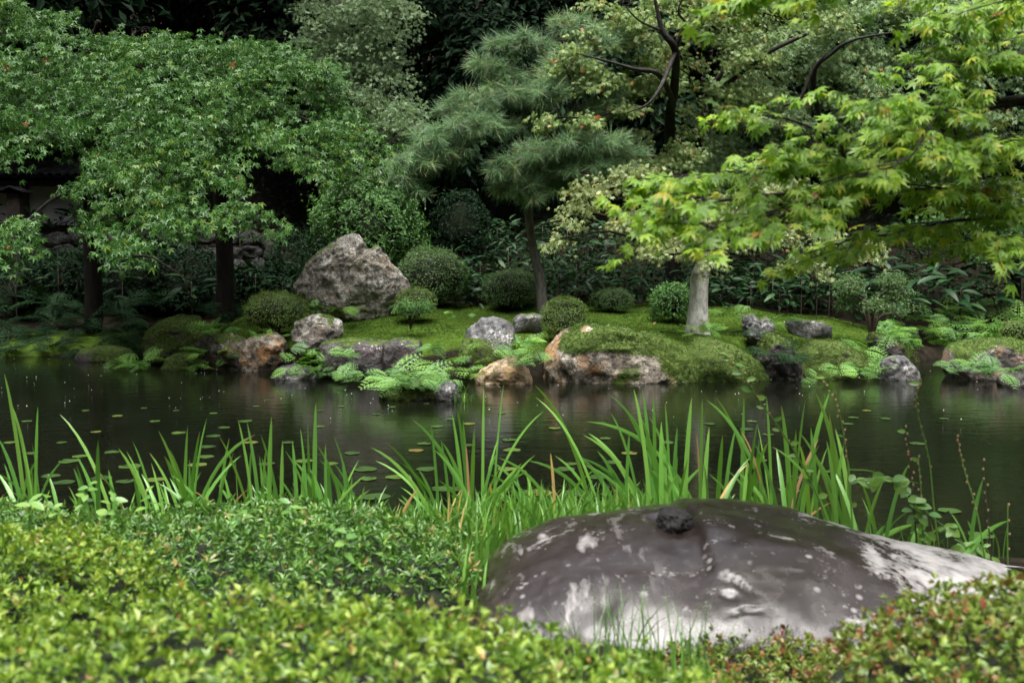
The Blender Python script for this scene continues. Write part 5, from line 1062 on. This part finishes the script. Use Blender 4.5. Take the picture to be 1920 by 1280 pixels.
# ------------------------------------------------------------------ foreground hedges
def hedge(name, label, top, xr, yr, n, leafmat, leaf, size, per=5, layers=.10, single=0, smat=None, core=True, jit=.35, cat='hedge', open_=.55):
    """mass of leaf rosettes under a rounded top surface top(x, y); nan where the hedge is not"""
    X = rng.uniform(*xr, n); Yq = rng.uniform(*yr, n); Z = top(X, Yq); k_ = np.isfinite(Z); X, Yq, Z = X[k_], Yq[k_], Z[k_]; n = len(X)
    e = .02; gx_ = (top(X + e, Yq) - top(X - e, Yq)) / (2 * e); gy_ = (top(X, Yq + e) - top(X, Yq - e)) / (2 * e)
    N = unit(np.stack([-np.nan_to_num(gx_), -np.nan_to_num(gy_), np.ones(n)], -1)); N = np.where(np.isfinite(N), N, 0)
    dep = rng.uniform(0, 1, n) ** 1.6 * layers; dep = dep - layers * .22 * (rng.uniform(size=n) < .10) + layers * .5 * smooth(.25, .6, fbm2(X * 7, Yq * 7, 2, 88)); P = np.stack([X, Yq, Z], -1) - N * dep[:, None] + rng.normal(size=(n, 3)) * size * .4
    base = np.array((np.mean(X), np.mean(Yq), gz(np.mean(X), np.mean(Yq)))); root = empty(name, base); L(root, label, cat)
    i = np.repeat(np.arange(n), per); m_ = n * per; a = rng.uniform(0, 6.28, m_); u_ = unit(N + rng.normal(size=(n, 3)) * jit)[i]
    s1 = unit(np.cross(u_, np.array((.3, .9, .1)))); s2 = np.cross(u_, s1); rad = np.cos(a)[:, None] * s1 + np.sin(a)[:, None] * s2
    opn = rng.uniform(open_ * .5, open_ * 1.8, m_)[:, None]; tip = unit(rad * opn + u_ * .6); nn = unit(u_ * opn - rad * .6 + rng.normal(size=(m_, 3)) * .25)
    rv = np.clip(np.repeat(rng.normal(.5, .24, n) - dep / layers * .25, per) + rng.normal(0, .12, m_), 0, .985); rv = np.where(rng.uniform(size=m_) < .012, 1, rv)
    Mx = frames(nn, tip, size * np.repeat(rng.uniform(.7, 1.3, n), per) * rng.uniform(.7, 1.35, m_)); Pp = P[i] + rad * size * .12
    sel = np.zeros(m_, bool)
    if single:
        px, py = project(Pp); vis = (px > 0) & (px < 1920) & (py > 0) & (py < 1275) & (dep[i] < layers * .12)
        dist = np.linalg.norm(Pp - np.array((0, 0, CAM_H)), axis=1); dist[~vis] = 99; sel[np.argsort(dist)[:single]] = True
        ms = mk_mesh('hedge_leaf', *leaf, smat)
        for q in np.where(sel)[0]:
            o = link('leaf', ms, root); o.matrix_local = Matrix([(*Mx[q][r], Pp[q][r] - base[r]) for r in range(3)] + [(0, 0, 0, 1)])
    acc = Acc(); acc.inst(*leaf, Mx[~sel], Pp[~sel], rv[~sel]); o = link('foliage', acc.mesh('foliage', leafmat, False, base), root); o['kind'] = 'stuff'
    if core:
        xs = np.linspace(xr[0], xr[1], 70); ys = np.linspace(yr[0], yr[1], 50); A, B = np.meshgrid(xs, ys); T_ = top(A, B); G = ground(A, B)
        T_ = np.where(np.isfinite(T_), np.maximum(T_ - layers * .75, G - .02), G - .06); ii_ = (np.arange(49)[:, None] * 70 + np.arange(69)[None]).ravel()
        link('dark_core', mk_mesh('inner', np.stack([A, B, T_], -1).reshape(-1, 3) - base, np.stack([ii_, ii_ + 1, ii_ + 71, ii_ + 70], -1), M['core']), root)  # solid dark sheet under the leaf layer
    return root
def dome(cx, cyy, rx, ry, zt_, seed, e=2.4, rgh=.03):
    def f(x, y):
        q = (np.abs((x - cx) / rx) ** e + np.abs((y - cyy) / ry) ** e); h = np.sqrt(np.clip(1 - q, 0, 1)); g = ground(x, y)
        return np.where(q < 1, g + (zt_ - g) * h ** .7 + rgh * fbm2(x * 5, y * 5, 3, seed), np.nan)
    return f
def hedge_front(x, y):
    yb = np.interp(x, [-2.5, -1.15, -.75, -.1, .12, .40, .66], [1.95, 1.98, 2.20, 2.22, 2.14, 2.03, 1.98])
    zt_ = np.interp(x, [-2, -.6, -.2, 0, .16, .36, .58, .8], [.90, .915, .90, .868, .835, .80, .765, .72]); d = np.minimum(yb - y, (1.02 - x) * 1.2); g = ground(x, y)
    return np.where((d > 0), g + (zt_ - g) * np.clip(d / .22, 0, 1) ** .35 + .035 * fbm2(x * 4, y * 4, 3, 31), np.nan)
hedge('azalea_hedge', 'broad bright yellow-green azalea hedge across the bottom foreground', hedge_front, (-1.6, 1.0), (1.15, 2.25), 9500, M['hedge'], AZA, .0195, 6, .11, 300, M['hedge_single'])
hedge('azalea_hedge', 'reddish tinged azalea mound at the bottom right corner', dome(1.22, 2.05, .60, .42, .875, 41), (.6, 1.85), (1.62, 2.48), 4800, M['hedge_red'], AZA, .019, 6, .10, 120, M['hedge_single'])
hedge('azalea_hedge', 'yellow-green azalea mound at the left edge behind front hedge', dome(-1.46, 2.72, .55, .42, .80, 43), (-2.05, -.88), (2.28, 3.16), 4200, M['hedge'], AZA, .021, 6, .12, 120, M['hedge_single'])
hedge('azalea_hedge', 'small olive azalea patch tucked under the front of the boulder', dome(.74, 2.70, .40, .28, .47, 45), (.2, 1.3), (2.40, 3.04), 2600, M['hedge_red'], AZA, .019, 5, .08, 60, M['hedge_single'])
def cover_top(x, y):
    yb = near_y(x) - .55 + .12 * np.sin(x * 5); ya = 3.05 + .15 * np.sin(x * 3) + .35 * smooth(-.7, -.2, x); d = np.minimum(np.minimum(yb - y, y - ya), (-.12 - x) * .8); g = ground(x, y)
    return np.where(d > 0, g + (.20 + .06 * fbm2(x * 3, y * 3, 3, 51)) * np.clip(d / .3, 0, 1) ** .4, np.nan)
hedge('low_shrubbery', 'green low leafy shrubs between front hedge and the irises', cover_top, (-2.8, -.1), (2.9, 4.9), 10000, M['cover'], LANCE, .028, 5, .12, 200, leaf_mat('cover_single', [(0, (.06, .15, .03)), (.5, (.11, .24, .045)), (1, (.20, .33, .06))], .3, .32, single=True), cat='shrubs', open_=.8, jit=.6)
# taller leafy shoots standing out of the low shrubs
def shoot(label, px, py, Y, h, n, size, mat, lean=0., group=None, leaf=OVAL):
    b = at(px, py, Y); root = empty('leafy_shoot', b); L(root, label, 'plant', group); st = Acc(); acc = Acc()
    e = np.array((lean, -.02, h)); st.raw(*tube([(0, 0, -.1), e * .5 + (lean * .1, 0, 0), e], [.003, .0025, .0012], 5)); link('stem', st.mesh('stem', M['vine']), root)
    f = np.linspace(.15, 1, n); a = np.arange(n) * 2.4 + rng.uniform(0, 6); d = np.stack([np.cos(a), np.sin(a), np.full(n, .25)], -1)
    ms = mk_mesh('leaf', *leaf, mat)
    Mx = frames(unit(np.array((0, -.3, 1.)) + rng.normal(size=(n, 3)) * .3), d, size * rng.uniform(.7, 1.2, n))
    for k in range(n):
        q = e * f[k]; o = link('leaf', ms, root); o.matrix_local = Matrix([(*Mx[k][r], q[r]) for r in range(3)] + [(0, 0, 0, 1)])
VS = leaf_mat('shoot_leaf', [(0, (.10, .25, .05)), (1, (.22, .38, .08))], .35, .4, single=True)
for px, py, Y, h, n, lean in ((150, 960, 3.9, .12, 8, .05), (115, 975, 3.8, .11, 7, -.06), (200, 970, 3.8, .10, 7, .04), (280, 965, 3.9, .10, 6, 0), (440, 990, 3.7, .09, 6, .05), (560, 985, 3.7, .09, 6, -.03), (50, 990, 3.5, .1, 7, .03), (640, 1040, 3.2, .08, 5, .02), (250, 1060, 3.0, .09, 7, -.07), (190, 1062, 3.0, .07, 7, -.1)):
    shoot('pale leafy shoot sticking out of the low shrubs', px, py, Y, h, n, .052, VS, lean, 'leafy shoots in the low shrubs')

# ------------------------------------------------------------------ knotweed stems and vine at the right
def stem_plant(label, pts, Y, beads, leaves, red=False):
    P = np.array([at(a_, b_, Y) for a_, b_ in pts]); b = P[0]; root = empty('knotweed_stem', b); L(root, label, 'plant', 'knotweed stems')
    acc = Acc(); acc.raw(*tube(P - b, np.linspace(.0042, .0016, len(P)), 6)); link('stem', acc.mesh('stem', M['vine'] if not red else M['twig']), root)
    q = catmull(P - b, 60); D, F = ico(1); acc = Acc()
    for k in range(beads):
        c = q[int(22 + 37 * k / max(1, beads - 1))] + rng.normal(size=3) * .004; acc.raw(c + D * np.array((.005, .005, .007)), F, rng.uniform(.0, 1))
    if beads: link('seed_heads', acc.mesh('seeds', SEED), root)['kind'] = 'stuff'
    ms = None
    for k in range(leaves):
        c = q[int(8 + 48 * k / max(1, leaves - 1))]; ms = ms or mk_mesh('leaf', *OVAL, VS); s_ = (-1) ** k
        Mx = frames(unit(np.array([(0., -.9, .6)]) + rng.normal(size=(1, 3)) * .4), np.array([(s_ * 1., -.2, .35)]), np.array([rng.uniform(.028, .05)]))[0]
        o = link('leaf', ms, root); o.matrix_local = Matrix([(*Mx[r], c[r]) for r in range(3)] + [(0, 0, 0, 1)])
SEED = leaf_mat('seed', [(0, (.30, .24, .10)), (1, (.45, .20, .14))], .5, .1)
stem_plant('long leaning stem with yellow-green leaves crossing the irises', [(1560, 1000), (1520, 900), (1470, 815), (1420, 745), (1385, 690), (1340, 652)], 3.9, 14, 15)
stem_plant('beaded stem bending left at right end of irises', [(1600, 1010), (1592, 900), (1584, 830), (1572, 770), (1545, 714)], 4.2, 16, 3)
stem_plant('tallest beaded stem standing over dark water', [(1765, 1060), (1752, 960), (1742, 860), (1722, 780), (1718, 740), (1728, 712)], 4.2, 18, 2)
stem_plant('dark-tipped stem left of the tallest one', [(1720, 1030), (1712, 930), (1705, 860), (1698, 800)], 4.2, 12, 2, True)
stem_plant('curved beaded stem third from right edge', [(1850, 1070), (1832, 960), (1808, 880), (1794, 815)], 4.1, 14, 1)
stem_plant('brown-tipped stem near right edge', [(1860, 1075), (1852, 960), (1843, 862)], 4.1, 9, 0, True)
stem_plant('bare thin stem closest to right edge', [(1890, 1075), (1889, 1010), (1890, 948)], 4.1, 4, 0)
stem_plant('short beaded stem among vine leaves', [(1730, 1020), (1728, 940), (1722, 855)], 4.2, 10, 2)
def vine():
    b = at(1640, 890, 4.1); root = empty('trailing_vine', b); L(root, 'trailing heart-leaved vine between the irises and the boulder', 'vine'); acc = Acc()
    runs = [[(1590, 880), (1640, 885), (1700, 920), (1750, 970), (1800, 1010), (1830, 1060)], [(1600, 900), (1660, 895), (1720, 905)], [(1700, 930), (1720, 960), (1735, 1010)], [(1790, 1010), (1830, 1030), (1870, 1050)]]
    ms = mk_mesh('leaf', *lance_leaf(.75, .08, -.15, 4), VS)
    for r in runs:
        P = np.array([at(a_, b_, 4.15 + rng.normal() * .05) for a_, b_ in r]) - b; acc.raw(*tube(P, np.linspace(.003, .0015, len(P)), 5)); q = catmull(P, 40)
        for k in range(4 + 3 * len(r)):
            c = q[int(rng.integers(40))] + rng.normal(size=3) * .012; s_ = rng.uniform(.035, .065)
            Mx = frames(unit(np.array([(0., -.7, .8)]) + rng.normal(size=(1, 3)) * .45), np.array([(rng.normal(), -.3, -.3)]), np.array([s_]))[0]
            o = link('leaf', ms, root); o.matrix_local = Matrix([(*Mx[i_], c[i_]) for i_ in range(3)] + [(0, 0, 0, 1)])
    link('stem', acc.mesh('stem', M['vine']), root)
vine()
# water grass beside the islet
grass('islet_grass', 'wispy grass tuft in the water right of fern islet', np.array([at(872, 752, 10.95) + rng.normal(size=3) * np.array((.05, .05, 0)) for k in range(22)]), .26, .005, M['grass'], .9)

# ------------------------------------------------------------------ the near maple reaching in from the right
def near_maple():
    base = np.array((3.35, 4.1, gz(3.35, 4.1))); root = empty('near_maple', base); L(root, 'bright yellow-green maple boughs reaching in from the right foreground', 'tree')
    tr = Acc(); hub = base + np.array((-.15, -.1, 1.9))
    tr.raw(*tube([base - (0, 0, .2), base + (.0, 0, .9), hub, hub + (.1, .1, 1.2)], [.11, .09, .07, .03], 12, 6, .1, 3))
    B = [[(1920, 188, 3.1), (1860, 180, 3.05), (1810, 183, 3.0), (1752, 196, 2.95), (1690, 262, 2.85), (1640, 310, 2.8), (1570, 362, 2.7), (1490, 394, 2.6), (1400, 410, 2.55)],
         [(1920, 192, 3.2), (1830, 215, 3.1), (1740, 255, 3.0), (1690, 285, 2.95), (1600, 300, 2.85), (1500, 292, 2.8), (1440, 315, 2.75), (1350, 335, 2.7), (1290, 333, 2.65)],
         [(1752, 196, 2.95), (1690, 192, 2.85), (1620, 190, 2.75), (1540, 175, 2.7)],
         [(1640, 310, 2.8), (1590, 300, 2.7), (1570, 265, 2.65), (1480, 230, 2.6), (1420, 215, 2.6)],
         [(1560, 365, 2.7), (1450, 370, 2.6), (1340, 380, 2.5), (1300, 388, 2.5), (1240, 420, 2.5)],
         [(1290, 333, 2.65), (1270, 360, 2.6), (1225, 400, 2.55)],
         [(1920, 402, 3.2), (1870, 388, 3.1), (1835, 366, 3.0), (1770, 350, 2.9), (1700, 345, 2.85)],
         [(1920, 415, 3.3), (1880, 412, 3.2), (1780, 420, 3.1), (1680, 440, 3.0), (1590, 450, 2.95), (1565, 470, 2.9)],
         [(1920, 100, 3.2), (1870, 110, 3.1), (1820, 90, 3.0), (1790, 50, 2.95)], [(1920, 60, 3.2), (1860, 40, 3.1), (1830, 15, 3.0)],
         [(1870, 185, 3.05), (1840, 140, 3.0), (1790, 110, 2.95), (1760, 130, 2.9)], [(1810, 183, 3.0), (1750, 230, 2.8), (1700, 300, 2.7), (1620, 330, 2.6)],
         [(1920, 250, 3.0), (1860, 265, 2.9), (1790, 290, 2.8)], [(1920, 340, 3.2), (1850, 310, 3.1), (1780, 310, 3.0)],
         [(1490, 394, 2.6), (1420, 420, 2.5), (1330, 428, 2.45)], [(1920, 440, 3.1), (1890, 450, 3.0), (1860, 455, 2.95)], [(1900, 0, 2.3), (1880, 0, 2.3)], [(1920, -40, 2.6), (1600, -60, 2.4), (1455, -25, 2.3)]]
    B = [[(a_, b_, c_ * 1.27) for a_, b_, c_ in r_] for r_ in B]
    leaves = []
    for k, br in enumerate(B):
        P = np.array([at(*q) for q in br]); r0 = (.015, .011, .009, .008, .008, .005, .012, .011, .01, .008, .007, .005, .006, .006, .005, .006, .004, .006)[k]
        if br[0][0] == 1920: P = np.vstack([hub + (0, 0, (400 - br[0][1]) / 400 * .5), P])
        P[1:-1] += rng.normal(size=(len(P) - 2, 3)) * .008
        tr.raw(*tube(P, np.linspace(r0 * (1.15 if br[0][0] == 1920 else 1), .0022, len(P)), 7, 5))
        ln = np.linalg.norm(np.diff(P, axis=0), axis=1).sum(); q = catmull(P, 80); tg = unit(np.gradient(q, axis=0))
        nt_ = int(ln * (40 if k not in (6, 7, 13, 15) else 24))
        for j in range(nt_):
            i = int(rng.integers(18 if br[0][0] == 1920 else 4, 80)); s_ = rng.choice((-1, 1)); sd_ = unit(np.cross(tg[i], np.array((0, 0, 1.))))
            d = unit(tg[i] * .8 + sd_ * s_ * rng.uniform(.5, 1.1) + np.array((-.25, -.1, rng.normal() * .16 + .03))); l2 = rng.uniform(.08, .30)
            e = q[i] + d * l2 - np.array((0, 0, l2 * .18)); tr.raw(*tube([q[i], (q[i] + e) / 2 + (0, 0, .012), e], [.0022, .0016, .0009], 4, 3))
            for m_ in range(int(2 + l2 * 24)):
                u = rng.uniform(.15, 1.05); ss = rng.choice((-1, 1)); p = q[i] + (e - q[i]) * u + np.array((0, 0, .008)); s2 = unit(np.cross(d, np.array((0, 0, 1.))))
                td = unit(d * .7 + s2 * ss * rng.uniform(.3, 1.) + np.array((-.1, -.25, -.35)) + rng.normal(size=3) * .25); p = p + td * rng.uniform(.005, .03)
                nn = unit(np.array((-.15, -.55, .85)) + rng.normal(size=3) * .32)
                leaves.append((p, nn, td, rng.uniform(.038, .072)))
    link('trunk', tr.mesh('trunk', M['bark_wet'], True, base), root)
    P = np.array([l[0] for l in leaves]); sz_ = np.array([l[3] for l in leaves])[:, None] * np.stack([rng.uniform(.82, 1.12, len(P)), rng.uniform(.9, 1.1, len(P)), rng.uniform(.1, 1.9, len(P))], -1); Mx = frames(np.array([l[1] for l in leaves]), np.array([l[2] for l in leaves]), sz_); n = len(P)
    px, py = project(P); vis = (px > 0) & (px < 1920) & (py > 0) & (py < 1280)
    big = np.array([l[3] for l in leaves]) / P[:, 1]; big[~vis] = 0; sel = np.zeros(n, bool); sel[np.argsort(-big)[:300]] = True
    ms = mk_mesh('leaf', *MAPLE_HI, M['maple_near_single'], None, None, True)
    for q in np.where(sel)[0]:
        o = link('leaf', ms, root); o.matrix_local = Matrix([(*Mx[q][r], P[q][r] - base[r]) for r in range(3)] + [(0, 0, 0, 1)])
    rv = np.clip(rng.normal(.5, .24, n) + .12 * fbm(P * 3, 2, 8), 0, .955); rv = np.where(rng.uniform(size=n) < .015, rng.uniform(.95, 1, n), rv)
    acc = Acc(); acc.inst(*MAPLE_MID, Mx[~sel], P[~sel], rv[~sel]); o = link('crown', acc.mesh('crown', M['maple_near'], True, base), root); o['kind'] = 'stuff'
    print('near leaves', n)
near_maple()
ORD = ['leftmost', 'second from left', 'third from left', 'fourth from left', 'fifth from left', 'sixth from left', 'seventh from left', 'eighth from left', 'ninth from left', 'tenth from left', 'eleventh from left', 'twelfth from left', 'thirteenth from left', 'fourteenth from left', 'fifteenth from left']
dupl = {}
for o in list(bpy.data.objects):
    if o.parent is None and o.get('label') and o.get('category') != 'leaf': dupl.setdefault(o['label'], []).append(o)
for lab, lst in dupl.items():
    if len(lst) > 1:
        lst.sort(key=lambda q_: q_.location.x / max(q_.location.y, .1))
        for k, q_ in enumerate(lst):
            if len(lst) <= 15: q_['label'] = (lab + ', ' + (ORD[k] if k < len(lst) - 1 else 'rightmost'))
print('triangles', sum(len(m_.polygons) for m_ in bpy.data.meshes), 'objects', len(bpy.data.objects))
